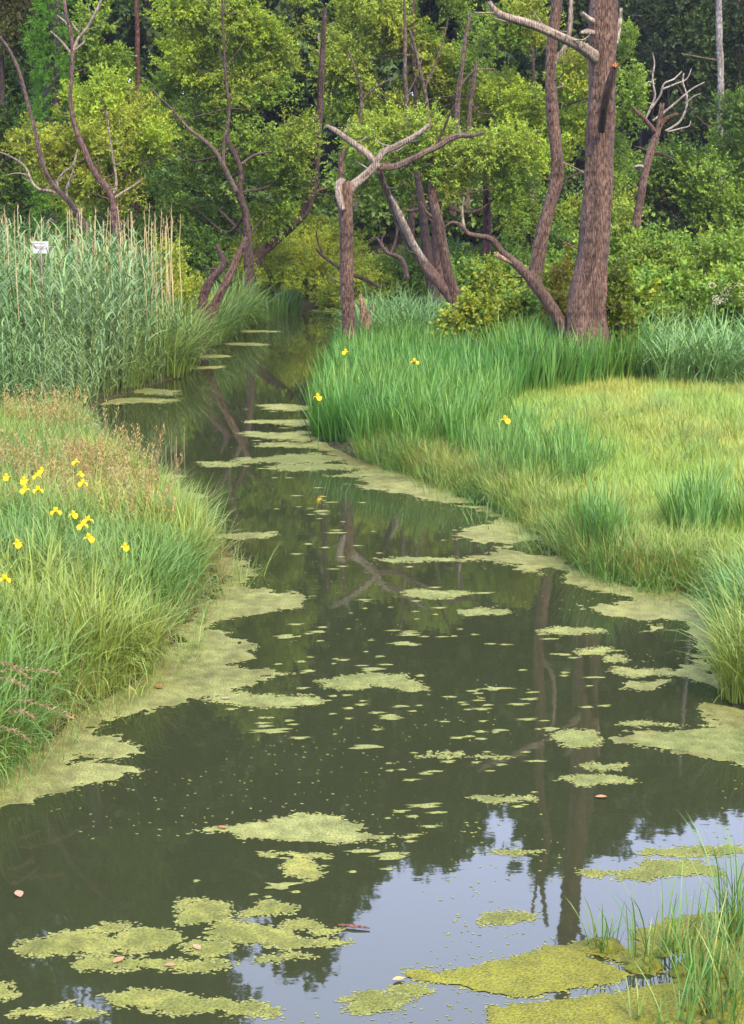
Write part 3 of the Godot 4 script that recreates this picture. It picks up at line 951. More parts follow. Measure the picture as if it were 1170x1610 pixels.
	var poles := [
		[[640, 300, 7], [640, 170, 7], [637, 120, 7], [637, 40, 5], [634, -40, 3]],
		[[680, 320, 6], [673, 180, 6], [665, 130, 6], [655, 85, 5], [645, 50, 4]],
		[[712, 340, 12], [720, 160, 9], [726, 110, 7], [732, 60, 6], [740, 20, 4]],
		[[735, 330, 9], [738, 190, 8], [745, 130, 7], [749, 98, 6]],
		[[560, 330, 5], [568, 160, 5], [562, 120, 4], [548, 80, 3]]]
	var forks := [[[640, 150, 3], [655, 120, 2.5], [664, 90, 2]], [[668, 140, 4], [690, 85, 3], [705, 30, 2]], [[724, 135, 4], [745, 112, 3], [775, 108, 2]], [[741, 160, 3], [757, 178, 2.5], [800, 178, 2]], [[568, 158, 3], [590, 138, 2.5], [618, 122, 2]]]
	var names := ["straight bare pole above the crossing branches, left of its fellows", "bare sapling bending left above the short upturned branch", "tallest bare leaning pole with a side fork near the top", "short grey pole ending bluntly above the long right branch", "thin twiggy sapling right of the tall broken pole"]
	for i in poles.size():
		snag("bare_sapling", names[i], "tree", 38.5 + i * 0.6, [["trunk", poles[i]], ["branch", forks[i]]], c(136, 120, 112), "bare saplings among the pale leaves")
	for i in 5:
		var x := 975 + i * 24 + rng.randf_range(-6, 6)
		snag("bare_forest_tree", "thin dark upright tree trunk in the deep shade at upper right", "tree", 57 + i % 4, [["trunk", [[x, 470, 9], [x + 3, 200, rng.randf_range(3, 6)], [x + rng.randf_range(-8, 8), -100, 5], [x, -330, 2]]]], c(80, 72, 70), "thin trunks in the dark wood")

const NTH := ["leftmost", "second from the left", "third from the left", "fourth from the left", "fifth from the left", "sixth from the left", "seventh from the left", "eighth from the left", "ninth from the left", "rightmost"]

func nth(i: int, n: int) -> String:
	return NTH[9] if i == n - 1 else NTH[i]

func make_bushes() -> void:
	var yel := c(144, 158, 50, 2.1)
	var grn := c(116, 148, 50, 1.8)
	var lime := c(138, 164, 56, 1.8)
	# low yellow green growth where the stream turns
	var list := [[400, 488, 42, 1.1, 1.5], [440, 486, 43, 1.3, 1.9], [480, 482, 44, 1.2, 1.8], [515, 480, 45, 1.3, 1.9], [550, 485, 41, 1.0, 1.5], [585, 495, 38, 0.9, 1.3], [365, 500, 40, 1.0, 1.4], [618, 492, 39, 0.9, 1.4], [470, 470, 46, 1.4, 2.3], [420, 470, 46, 1.4, 2.2]]
	for b in list:
		bush("streamside_bush", "low yellow green bush at the far stream bend, %s of ten" % nth([365, 400, 420, 440, 470, 480, 515, 550, 585, 618].find(b[0]), 10), at(b[0], b[1], b[2]), Vector3(b[3], b[4], b[3]), yel, sp_willow, 0.5, 420, "bushes at the far bend of the stream", c(120, 142, 42, 1.9))
	bush("reed_edge_bush", "small yellow green bush among the reeds by the forked stump", at(278, 545, 32), Vector3(0.6, 1.75, 0.5), yel, sp_willow, 0.42, 260)
	# bramble bank on the right
	for i in 16:
		var x := 968 + (i % 8) * 36 + rng.randf_range(-10, 10)
		var d := 26.5 + (i / 8) * 4.0 + rng.randf_range(-0.8, 0.8)
		var g := at(x, 540, d)
		bush("bramble_bush", "green bramble bush right of the thick trunk, %s in the %s row" % [nth(i % 8, 8), "front" if i < 8 else "back"], g, Vector3(0.85, 1.25 + (i / 8) * 0.55 + rng.randf_range(-0.1, 0.15), 0.9), grn if i % 3 else lime, sp_bramble, 0.42, 460, "bramble thicket right of the thick trunk", yel if i % 4 == 0 else Color(0, 0, 0))
	for i in 10:
		var x := 745 + (i % 5) * 32 + rng.randf_range(-8, 8)
		var g := at(x, 540, 25.8 + (i / 5) * 3.5)
		bush("bramble_bush", "leafy low bush left of the thick trunk, %s in the %s row" % [nth(i % 5, 5), "front" if i < 5 else "back"], g, Vector3(0.6, 1.15 + 0.35 * (i / 5), 0.6), grn if i % 2 else yel, sp_bramble, 0.36, 300, "low bushes left of the thick trunk")
	bush("climber", "leafy climber with yellowing leaves on the right foot of the thick trunk", at(968, 620, 23.6), Vector3(0.32, 1.7, 0.35), c(130, 150, 40), sp_bramble, 0.28, 150)
	bush("yellow_bush", "yellow leaved shoot just left of the thick trunk foot", at(880, 620, 24.6), Vector3(0.35, 1.65, 0.3), c(165, 160, 42), sp_bramble, 0.28, 130)
	bush("elder_bush", "bush dotted with cream flowers at the right edge of the thicket", at(1150, 600, 25.4), Vector3(0.8, 1.5, 0.7), grn, sp_bramble, 0.4, 330)
	var elder: Node3D = get_node("elder_bush")
	for i in 14:
		var mb := Mb.new()
		for j in 26:
			var a := rng.randf() * TAU
			var r := 0.06 * sqrt(rng.randf())
			leaf(mb, Vector3(cos(a) * r, rng.randf() * 0.012, sin(a) * r), Vector3(cos(a), 0.2, sin(a)).normalized(), Vector3.UP, 0.018, 0.008, c(215, 212, 175))
		var f := part("flower_head", mb.done(), M.petal, elder)
		var q := at(1118 + rng.randf() * 60, 445 + rng.randf() * 38, 24.75)
		f.position = q - elder.position
		f.rotation.x = 0.6
	for i in 9:
		var x := 975 + i * 30
		bush("hedge_bush", "mid green bush behind the bramble thicket, %s of nine" % nth(i, 9), at(x, 520, 36 + (i % 3)), Vector3(1.0, rng.randf_range(1.2, 1.8), 1.0), c(112, 138, 54, 1.8) if i % 2 else c(132, 148, 62, 1.8), sp_mid, 0.5, 420, "bushes behind the bramble thicket")
	for i in 7:
		bush("shade_bush", "dark green bush behind the reed bed, %s of seven" % nth(i, 7), at(20 + i * 50, 505, 39 + i % 3), Vector3(1.1, rng.randf_range(1.7, 2.3), 1.0), c(86, 118, 44, 1.9), sp_mid, 0.55, 420, "bushes behind the reed bed")
	for i in 6:
		bush("shade_bush", "dark green bush under the spreading tree, %s of six" % nth(i, 6), at(640 + i * 45, 515, 38 + i % 2), Vector3(0.9, rng.randf_range(1.3, 2.0), 0.9), c(88, 122, 44, 1.9), sp_mid, 0.5, 340, "bushes under the spreading tree")

func make_banks() -> void:
	var meadow := [tuft(46, 0.16, 0.34, 0.006, 0.22, 0.9), tuft(40, 0.16, 0.42, 0.006, 0.25, 1.1), tuft(46, 0.15, 0.30, 0.007, 0.3, 0.8)]
	var lush := [tuft(34, 0.12, 0.62, 0.011, 0.22, 1.5, 5), tuft(34, 0.14, 0.52, 0.010, 0.3, 1.9, 5), tuft(30, 0.12, 0.7, 0.012, 0.16, 1.2, 5)]
	var iris := [tuft(20, 0.14, 0.98, 0.027, 0.12, 0.35, 5), tuft(18, 0.13, 1.05, 0.026, 0.15, 0.6, 5), tuft(22, 0.15, 0.88, 0.025, 0.16, 0.45, 5)]
	var canary := [tuft(20, 0.16, 1.15, 0.022, 0.18, 1.5, 6), tuft(20, 0.16, 1.0, 0.022, 0.25, 1.9, 6)]
	var seeds := [seed_tuft(true), seed_tuft(false)]
	var light := func(p: Vector3) -> Color:
		var n := nz2.get_noise_2d(p.x * 16, p.z * 10 + 40)
		return vary(c(156, 194, 84, 1.3).lerp(c(186, 198, 94, 1.3), clampf(n * 1.6 + 0.35, 0, 1)), 0.16)
	var green := func(p: Vector3) -> Color:
		var n := nz2.get_noise_2d(p.x * 20, p.z * 20)
		return vary(c(122, 172, 84, 1.15).lerp(c(160, 186, 84, 1.15), clampf(n * 1.5 + 0.4, 0, 1)), 0.2)
	var sword := func(p: Vector3) -> Color:
		var n := nz2.get_noise_2d(p.x * 18, p.z * 18)
		return vary(c(96, 164, 74).lerp(c(130, 184, 80), clampf(n * 1.5 + 0.45, 0, 1)), 0.15)
	var blue := func(_p: Vector3) -> Color: return vary(c(132, 180, 104, 1.2), 0.15)
	var rust := func(_p: Vector3) -> Color: return vary(c(190, 178, 124), 0.2)
	stand("meadow_grass", "fine yellow green meadow grass covering the right bank", "grass", meadow, spread([[640, 745], [700, 700], [790, 660], [900, 625], [1020, 610], [1350, 590], [1350, 1010], [1180, 960], [1100, 930], [1000, 920], [920, 895], [870, 850], [780, 795], [700, 760]], 7500), 0.5, 0.8, light)
	stand("bank_grass", "taller arching grass along the right water edge", "grass", lush, spread([[560, 722], [600, 710], [700, 735], [800, 770], [880, 810], [960, 850], [1060, 890], [1180, 910], [1200, 960], [1120, 950], [1000, 928], [920, 908], [870, 858], [780, 803], [640, 748]], 900), 0.32, 0.62, green)
	stand("meadow_tussocks", "scattered green tussocks of longer grass in the meadow", "grass", lush, spread([[700, 740], [850, 680], [1200, 640], [1300, 860], [1000, 890], [850, 820]], 320, 0.55), 0.4, 0.68, green)
	stand("iris_bed", "dense sword shaped iris leaves at the bend of the bank", "iris leaves", iris, spread([[498, 685], [508, 640], [524, 600], [545, 575], [600, 572], [750, 580], [900, 592], [1010, 605], [1000, 625], [900, 640], [830, 650], [770, 690], [720, 745], [640, 738], [560, 716], [520, 700]], 1250), 0.58, 0.9, sword)
	stand("iris_band", "tall dark iris leaves in front of the thick trunk", "iris leaves", iris, spread([[790, 592], [900, 592], [1010, 604], [1005, 628], [920, 642], [840, 652], [790, 640]], 420), 0.82, 1.05, sword)
	stand("iris_patch", "separate patches of upright iris leaves in the meadow", "iris leaves", iris, spread([[720, 740], [800, 700], [880, 720], [960, 760], [900, 810], [820, 800], [760, 780]], 90) + spread([[1050, 850], [1110, 840], [1140, 880], [1090, 900]], 34) + spread([[1160, 850], [1200, 840], [1220, 880], [1170, 890]], 12) + spread([[900, 860], [960, 850], [980, 900], [930, 900]], 26), 0.45, 0.72, func(_p): return vary(c(122, 178, 84), 0.18))
	stand("tall_blue_grass", "tall pale blue green grass below the bramble thicket", "grass", canary, spread([[985, 612], [1060, 592], [1400, 570], [1400, 630], [1150, 640], [1030, 638]], 700), 0.75, 1.1, blue)
	stand("tall_blue_grass", "pale drooping reed grass left of the double dead trunk", "grass", canary, spread([[562, 580], [590, 550], [690, 552], [690, 575], [650, 582]], 300), 0.75, 1.15, blue)
	stand("edge_grass", "grass clump hanging over the weed at the right picture edge", "grass", lush, spread([[1135, 1000], [1150, 960], [1260, 960], [1300, 1130], [1200, 1118], [1150, 1105], [1138, 1060]], 240), 0.5, 0.95, green)
	# thin blades growing out through the weed along both edges
	var thin := [tuft(9, 0.12, 0.36, 0.005, 0.3, 1.1, 4), tuft(7, 0.1, 0.28, 0.005, 0.4, 1.4, 4)]
	var edge := spread([[300, 960], [345, 915], [372, 890], [400, 905], [350, 950], [330, 1000], [290, 1060], [220, 1110], [130, 1160], [40, 1230], [-80, 1290], [-120, 1250], [60, 1160], [215, 1060]], 150)
	edge += spread([[540, 712], [640, 735], [780, 792], [870, 842], [930, 898], [1000, 918], [1100, 928], [1140, 955], [1100, 965], [980, 940], [880, 890], [760, 830], [640, 760]], 190)
	edge += spread([[140, 690], [205, 760], [275, 808], [345, 860], [380, 880], [330, 830], [250, 770], [180, 710]], 110)
	for i in edge.size():
		edge[i].y = maxf(edge[i].y, -0.03)
	stand("straw_fringe", "bent straw coloured dead blades along both water edges", "grass", thin, spread([[560, 712], [640, 738], [780, 796], [870, 848], [930, 902], [1000, 922], [1100, 932], [1130, 950], [1000, 905], [900, 865], [780, 780], [640, 725]], 260) + spread([[345, 915], [300, 962], [265, 1008], [212, 1072], [130, 1117], [0, 1220], [-60, 1260], [-30, 1200], [120, 1090], [230, 1010], [290, 930], [330, 870]], 240), 0.7, 1.3, func(_p): return vary(c(186, 170, 110), 0.25))
	stand("edge_blades", "sparse thin grass blades growing through the weed along the edges", "grass", thin, edge, 0.6, 1.2, green)
	# left bank
	stand("left_grass", "lush green grass on the near left bank", "grass", lush, spread([[-250, 1300], [-120, 1300], [0, 1215], [60, 1165], [130, 1115], [212, 1070], [262, 1005], [290, 960], [322, 912], [285, 880], [180, 860], [-250, 850]], 1900), 0.5, 0.98, green)
	stand("left_meadow", "mixed fine grass on the left bank below the reeds", "grass", meadow, spread([[-250, 900], [305, 890], [300, 868], [240, 808], [172, 758], [126, 713], [112, 678], [-250, 690]], 3200), 0.8, 1.3, green)
	stand("left_tussocks", "longer green tufts along the left water edge", "grass", lush, spread([[322, 912], [308, 872], [246, 812], [176, 762], [128, 716], [112, 690], [90, 700], [150, 770], [230, 830], [280, 900]], 420), 0.4, 0.8, green)
	stand("seed_grass", "rusty flowering grass heads among the left bank grass", "grass", seeds, spread([[-250, 1000], [60, 990], [200, 930], [260, 880], [250, 810], [180, 750], [130, 690], [-250, 690]], 160, 0.45), 0.6, 0.95, rust)
	stand("far_grass", "green grass fringe on the far left bank beyond the stump", "grass", lush, spread([[350, 537], [385, 515], [430, 501], [425, 496], [370, 503], [345, 520]], 200), 0.6, 1.0, func(_p): return vary(c(100, 140, 62), 0.2))
	stand("far_clump", "dark green grass clump overhanging the far water", "grass", iris, spread([[425, 505], [440, 499], [470, 495], [468, 490], [430, 497]], 26), 0.6, 0.9, func(_p): return vary(c(84, 126, 62), 0.2))

func make_reeds() -> void:
	var reeds := [reed(), reed(), reed(), reed()]
	var col := func(p: Vector3) -> Color:
		var n := nz2.get_noise_2d(p.x * 14, p.z * 14)
		return vary(c(119, 160, 94, 1.15).lerp(c(146, 180, 118, 1.15), clampf(n * 1.5 + 0.4, 0, 1)), 0.16)
	stand("reed_bed", "tall dense blue green reeds covering the left bank", "reeds", reeds, spread([[-250, 672], [0, 662], [100, 652], [142, 642], [200, 620], [240, 600], [255, 575], [250, 550], [235, 535], [-250, 540]], 2400), 0.55, 1.1, col, 0.13)
	stand("short_reeds", "shorter drooping reeds at the front edge of the reed bed", "reeds", reeds, spread([[-250, 700], [60, 680], [128, 660], [160, 634], [240, 608], [300, 588], [300, 575], [150, 615], [0, 655], [-250, 660]], 520), 0.35, 0.62, col, 0.14)
	var soft := [tuft(30, 0.16, 0.75, 0.014, 0.25, 1.4, 5), tuft(28, 0.16, 0.62, 0.013, 0.3, 1.7, 5)]
	stand("reed_margin", "softer yellow green growth where the reed bed tapers off beside the forked stump", "grass", soft, spread([[170, 626], [230, 606], [285, 590], [296, 572], [290, 545], [255, 550], [250, 580], [200, 612]], 190), 0.7, 1.75, func(_p): return vary(c(132, 164, 78, 1.15), 0.2))
	stand("reed_margin", "green growth behind and right of the forked stump", "grass", soft, spread([[326, 548], [345, 538], [388, 513], [372, 505], [340, 522], [318, 540]], 130), 0.8, 1.9, func(_p): return vary(c(116, 154, 76, 1.15), 0.2))
	# dead stalks, each its own object
	var mb := Mb.new()
	tube(mb, [Vector3.ZERO, Vector3(0.015, 1.0, 0.01), Vector3(0.0, 1.75, 0.02), Vector3(0.04, 2.45, 0.03)], [0.010, 0.009, 0.008, 0.004], 5, 0.05, c(206, 194, 146))
	for i in 6:
		leaf(mb, Vector3(0.03, 2.28 + i * 0.03, 0.03), Vector3(rng.randfn() * 0.4, 1, rng.randfn() * 0.4).normalized(), Vector3(rng.randfn(), 0.1, rng.randfn()).normalized(), 0.09, 0.007, c(186, 160, 118))
	for i in 3:
		blade(mb, Vector3(0.01, 0.7 + i * 0.5, 0.01), rng.randf() * TAU, 0.4, 0.012, 0.4, 2.0, 4, c(196, 176, 120), c(190, 168, 118))
	var proto: MeshInstance3D = part("dead_reed_stalk", mb.done(), M.stalk, self)
	tag(proto, "dry tan reed stalk standing up out of the green reed bed", "reed stalk", "dry stalks in the reed bed")
	var n := 0
	var spots := spread([[-30, 640], [60, 640], [150, 628], [230, 600], [300, 575], [285, 545], [-30, 548]], 78)
	for x in [20, 55, 60, 68, 75, 84, 92, 100, 104, 150, 153, 162, 168, 180, 184, 187, 205, 208, 212, 130, 220, 235, 240, 250]:
		spots.append(at(x, 590, 25.5 + rng.randf() * 3.0) * Vector3(1, 0, 1))
	for p in spots:
		var o: Node3D = proto if n == 0 else copy_of(proto)
		var s := rng.randf_range(0.8, 1.08)
		o.transform = Transform3D(Basis(Vector3(rng.randfn(), 0, rng.randfn() + 0.01).normalized(), rng.randfn() * 0.035) * Basis(Vector3.UP, rng.randf() * TAU).scaled(Vector3(1, s, 1)), p)
		n += 1

func make_weed() -> void:
	var k0 := c(136, 148, 78)
	var k1 := c(178, 184, 112)
	var y0 := c(150, 152, 52)
	var y1 := c(188, 184, 74)
	var b0 := c(128, 122, 62)
	weed_mat("long pale scum mat fringing the left bank", world_poly([[300, 960], [345, 915], [345, 872], [372, 885], [412, 905], [380, 918], [470, 938], [455, 956], [370, 975], [330, 985], [400, 1018], [396, 1036], [335, 1046], [412, 1058], [395, 1078], [300, 1098], [245, 1120], [160, 1143], [225, 1178], [200, 1192], [120, 1192], [200, 1210], [170, 1230], [60, 1260], [0, 1276], [-110, 1300], [-120, 1240], [60, 1150], [215, 1055]]), 0.13, b0.lerp(k0, 0.5), k1, 0.003, 0.6, 0.03, 1.0)
	weed_mat("wide scum mat fringing the right bank", world_poly([[495, 688], [530, 705], [640, 738], [780, 795], [870, 845], [930, 898], [1000, 920], [1100, 930], [1150, 950], [1190, 1010], [1200, 1110], [1260, 1140], [1260, 1230], [1170, 1200], [1100, 1186], [985, 1168], [1010, 1155], [1100, 1145], [1110, 1125], [1060, 1120], [1085, 1100], [1060, 1086], [940, 1082], [1060, 1066], [1095, 1030], [1030, 990], [1110, 976], [960, 966], [960, 955], [1030, 945], [930, 930], [870, 905], [790, 886], [650, 878], [770, 870], [800, 855], [700, 850], [720, 832], [780, 820], [740, 802], [680, 785], [560, 765], [560, 750], [620, 745], [540, 730], [480, 705]]), 0.15, b0.lerp(k0, 0.4), k1, 0.003, 0.65, 0.035, 1.0)
	var mats := [
		["long narrow mat stretched across the lower middle water", 465, 1307, 165, 13], ["small mat resting against the long narrow mat", 480, 1290, 40, 7], ["ragged round mat under the long narrow mat", 470, 1362, 24, 10], ["thin strip just below the long narrow mat", 440, 1342, 60, 3],
		["oval mat above the lower left cluster", 320, 1432, 46, 13], ["right hand mat of the lower left cluster", 392, 1466, 58, 13], ["middle mat of the lower left cluster", 215, 1478, 52, 13], ["wide mat at the left of the lower left cluster", 105, 1485, 64, 15], ["thin mat behind the lower left cluster", 165, 1460, 38, 6], ["mat where the sky reflection begins, upper of three", 425, 1430, 32, 11], ["rounded mat left of the pink twig", 492, 1458, 46, 11], ["long thin mat below the rounded mat", 480, 1483, 66, 5], ["mat in blue water, lowest of the lower middle", 455, 1505, 40, 9],
		["largest mat at the lower left bottom", 255, 1576, 86, 19], ["mat cut by the lower left frame corner", 5, 1560, 38, 12], ["low mat at the bottom beside the left corner", 100, 1592, 62, 10], ["broken mat with reddish leaves at lower left", 310, 1520, 52, 8], ["thin reddish strip mat at lower left", 200, 1515, 55, 3], ["small mat at the bottom near the leaf reflections", 395, 1588, 32, 6], ["pale patch by the pinkish bits at lower left", 325, 1493, 34, 6],
		["grey green mat in mid water", 582, 1069, 64, 8], ["companion strip of the grey green mat", 634, 1077, 30, 4], ["dull grey mat below the left fringe", 412, 1103, 74, 12], ["mat in the dark middle reflection", 706, 1190, 66, 5], ["strip above the middle reflection mat", 690, 1184, 30, 3], ["strip touching the edge of the sky reflection", 795, 1258, 46, 4], ["thin strip in the shade of mid water", 690, 934, 46, 3], ["thin strip beside the left fringe", 420, 1060, 44, 3],
		["first small mat crossing the trunk reflection", 935, 1024, 22, 4], ["second small mat crossing the trunk reflection", 972, 1036, 26, 4], ["mat left of the right fringe", 1008, 1056, 46, 5], ["square mat left of the trunk reflection", 912, 1161, 28, 9], ["small mat over the trunk reflection, upper", 945, 1203, 30, 4], ["small mat over the trunk reflection, lower", 935, 1226, 34, 4], ["thin mat low on the trunk reflection", 940, 1372, 20, 4], ["yellow mat behind the foreground grass", 1055, 1370, 78, 11], ["long thin mat by the right edge in the sky reflection", 1115, 1338, 80, 5], ["faint mat drifting in the sky reflection", 790, 1340, 48, 5], ["yellow flake in the sky reflection", 757, 1342, 20, 4], ["greyish patch right of the trunk reflection", 1030, 1140, 60, 4], ["pale strip left of the right fringe", 905, 992, 36, 4], ["tiny pale mat under the right fringe", 765, 962, 32, 3],
		["small broken mat in open blue water at the bottom", 592, 1576, 52, 13], ["flake beside the floating tan leaf", 640, 1558, 26, 6], ["faint ring of weed in the blue water", 800, 1444, 36, 6],
		["strip left of the irises, topmost", 445, 640, 28, 3], ["strip left of the irises, second", 452, 664, 46, 4], ["strip left of the irises, third", 440, 685, 56, 5], ["strip left of the irises, fourth", 478, 700, 52, 4], ["broad strip below the irises", 462, 722, 92, 6], ["strip in front of the broad strip", 500, 736, 74, 4], ["floating strip at mid stream left", 350, 728, 30, 3], ["strip off the iris point", 592, 746, 60, 4], ["pale strip reaching from the left bank", 378, 843, 46, 4], ["thin line near the left bank", 250, 750, 24, 2], ["sliver below the left reed reflections", 270, 778, 50, 3], ["wide strip off the right bank", 715, 880, 100, 4], ["pale green strip below the reed bed", 205, 631, 70, 4], ["upper strip below the reed bed", 238, 616, 44, 3], ["strip in front of the forked stump", 336, 560, 15, 1.6], ["lower strip in front of the forked stump", 322, 577, 17, 1.8], ["strip right of the forked stump", 378, 541, 22, 1.5], ["pale film on the far water", 520, 489, 26, 1.5], ["far strip beside the dark grass clump", 404, 521, 20, 1.2]]
	for m in mats:
		var poly := ellipse(m[1], m[2], m[3], m[4])
		var d := -on(m[1], m[2]).z
		var yellow: bool = m[2] > 1330
		weed_mat(m[0], poly, clampf(0.0075 * d, 0.03, 0.2), y0.lerp(k0, 0.6) if yellow else k0, (y1.lerp(k1, 0.5) if yellow else k1), 0.003, 0.45 if m[3] > 30 else 0.0, 0.0, 1.6)
	# the foreground raft at the lower right
	weed_mat("broad yellow green weed raft in the lower right water", world_poly([[690, 1530], [740, 1518], [790, 1505], [860, 1488], [920, 1480], [930, 1505], [985, 1530], [960, 1545], [900, 1556], [830, 1568], [780, 1560], [720, 1548], [640, 1532], [640, 1524]]), 0.035, y0, y1, 0.004, 0.25, 0.014, 1.6)
	weed_mat("yellow weed raft along the bottom right edge", world_poly([[760, 1610], [770, 1585], [850, 1578], [960, 1562], [1060, 1540], [1100, 1600], [1060, 1660], [760, 1660]]), 0.03, y0, y1, 0.004, 0.25, 0.014, 1.6)
	weed_mat("mossy weed raft between the foreground grass clumps", world_poly([[990, 1520], [1000, 1460], [1080, 1440], [1200, 1430], [1280, 1440], [1280, 1660], [1060, 1660], [1090, 1580], [1040, 1535]]), 0.04, b0.lerp(y0, 0.85), y1, 0.004, 0.5, 0.016, 1.6)
	weed_mat("thin weed edge joined to the right fringe", world_poly([[1060, 1150], [1180, 1140], [1260, 1180], [1260, 1225], [1170, 1205], [1110, 1186], [1000, 1172]]), 0.03, k0, k1, 0.006, 0.3, 0.02, 1.4)
	weed_mat("scattered weed left of the foreground sedge", world_poly([[880, 1490], [930, 1478], [1010, 1500], [990, 1520], [930, 1505]]), 0.03, y0, y1, 0.006, 0.3, 0.012, 1.6)
	# small flecks on open water
	var fl := []
	for i in 5:
		var poly := PackedVector2Array()
		for j in 13:
			var a := TAU * j / 13
			var r := rng.randf_range(0.4, 1.3)
			poly.append(Vector2(cos(a) * r, sin(a) * r * 0.8))
		var mb := Mb.new()
		var m := mb.vert(Vector3(0, 0.007, 0), k1)
		for j in 13:
			mb.vert(Vector3(poly[j].x, 0.002, poly[j].y), k0.lerp(k1, rng.randf()))
		for j in 13:
			mb.tri(m, m + 1 + j, m + 1 + (j + 1) % 13)
		fl.append(mb.done())
	var protos := []
	var open := world_poly([[300, 1390], [250, 1160], [420, 1085], [430, 990], [500, 960], [420, 880], [400, 760], [330, 700], [420, 600], [470, 700], [560, 770], [660, 860], [800, 900], [930, 960], [1000, 1060], [930, 1130], [960, 1200], [880, 1260], [620, 1370], [400, 1420]])
	var lo := Vector2(-6, -30)
	var hi := Vector2(6, -6)
	var count := 0
	while count < 240:
		var py := rng.randf_range(620, 1420)
		var px := rng.randf_range(250, 1000)
		var p3 := on(px, py)
		var p := flat(p3)
		if not Geometry2D.is_point_in_polygon(p, open):
			continue
		if nz2.get_noise_2d(p.x * 30, p.y * 20) < rng.randf_range(-0.3, 0.15):
			continue
		var k := count % 5
		var o: MeshInstance3D
		if protos.size() <= k:
			o = part("duckweed_fleck", fl[k], M.weed, self)
			tag(o, "tiny pale green duckweed fleck floating on the open dark water", "duckweed", "duckweed flecks on the open water")
			protos.append(o)
		else:
			o = copy_of(protos[k])
		var s := rng.randf_range(0.009, 0.022) * (1.0 + 0.05 * -p.y) * (2.0 if rng.randf() < 0.12 else 1.0)
		o.transform = Transform3D(Basis(Vector3.UP, rng.randf() * 0.5).scaled(Vector3(s * rng.randf_range(1.2, 2.4), 1, s)), p3)
		count += 1
	var tf := []
	var cols := []
	while tf.size() < 800:
		var p3 := on(rng.randf_range(0, 1170), rng.randf_range(620, 1610))
		if sdf(flat(p3), shore) > -0.05 or nz2.get_noise_2d(p3.x * 25, p3.z * 25) < 0.12:
			continue
		var s := rng.randf_range(0.003, 0.009)
		tf.append(Transform3D(Basis(Vector3.UP, rng.randf() * TAU).scaled(Vector3(s * 1.4, 0.6, s)), p3))
		cols.append(Color(1, 1, 1) * rng.randf_range(0.8, 1.1))
	for q in rim:
		var d := Vector2(q.x, q.y).length()
		for i in (1 if rng.randf() < 0.8 else 2):
			var s := rng.randf_range(0.004, 0.013) * (0.6 + d * 0.045)
			var w := q + Vector2(rng.randfn(), rng.randfn()) * 0.0012 * (3.0 + d)
			if sdf(w, shore) > -0.02:
				continue
			tf.append(Transform3D(Basis(Vector3.UP, rng.randf() * TAU).scaled(Vector3(s * 1.4, 0.5, s)), Vector3(w.x, 0, w.y)))
			cols.append(Color(1, 1, 1) * rng.randf_range(0.75, 1.1))
	var sp := many("duckweed_specks", fl[0], M.weed, self, tf, cols)
	tag(sp, "loose duckweed specks sprinkled over the stream", "duckweed", "", "stuff")

func iris_flower() -> Node3D:
	var o := Node3D.new()
	var mb := Mb.new()
	tube(mb, [Vector3(0, -0.75, 0), Vector3(0.01, -0.35, 0), Vector3.ZERO], [0.006, 0.005, 0.005], 5, 0.0, c(96, 150, 66), 0.0)
	part("stem", mb.done(), M.stalk, o)
	for i in 6:
		var a := TAU * i / 6 + rng.randf() * 0.3
		var big := i % 2 == 0
		mb = Mb.new()
		var d := Vector3(cos(a), 0, sin(a))
		var s := Vector3(-sin(a), 0, cos(a))
		var y := c(240, 205, 20) * 1.5
		var prev := -1
		var prof := [[0.0, 0.0, 0.008], [0.02, 0.02, 0.022], [0.045, 0.022, 0.036], [0.062, 0.0, 0.036], [0.064, -0.028, 0.016]] if big else [[0.0, 0.0, 0.006], [0.012, 0.025, 0.018], [0.018, 0.05, 0.024], [0.022, 0.068, 0.008]]
		for q in prof:
			var n := mb.vert(d * q[0] + Vector3.UP * q[1] - s * q[2], y)
			mb.vert(d * (q[0] + 0.006) + Vector3.UP * (q[1] + 0.004), y * 0.95)
			mb.vert(d * q[0] + Vector3.UP * q[1] + s * q[2], y)
			if prev >= 0:
				mb.quad(prev, n, n + 1, prev + 1)
				mb.quad(prev + 1, n + 1, n + 2, prev + 2)
			prev = n
		part("petal", mb.done(), M.petal, o)
	return o

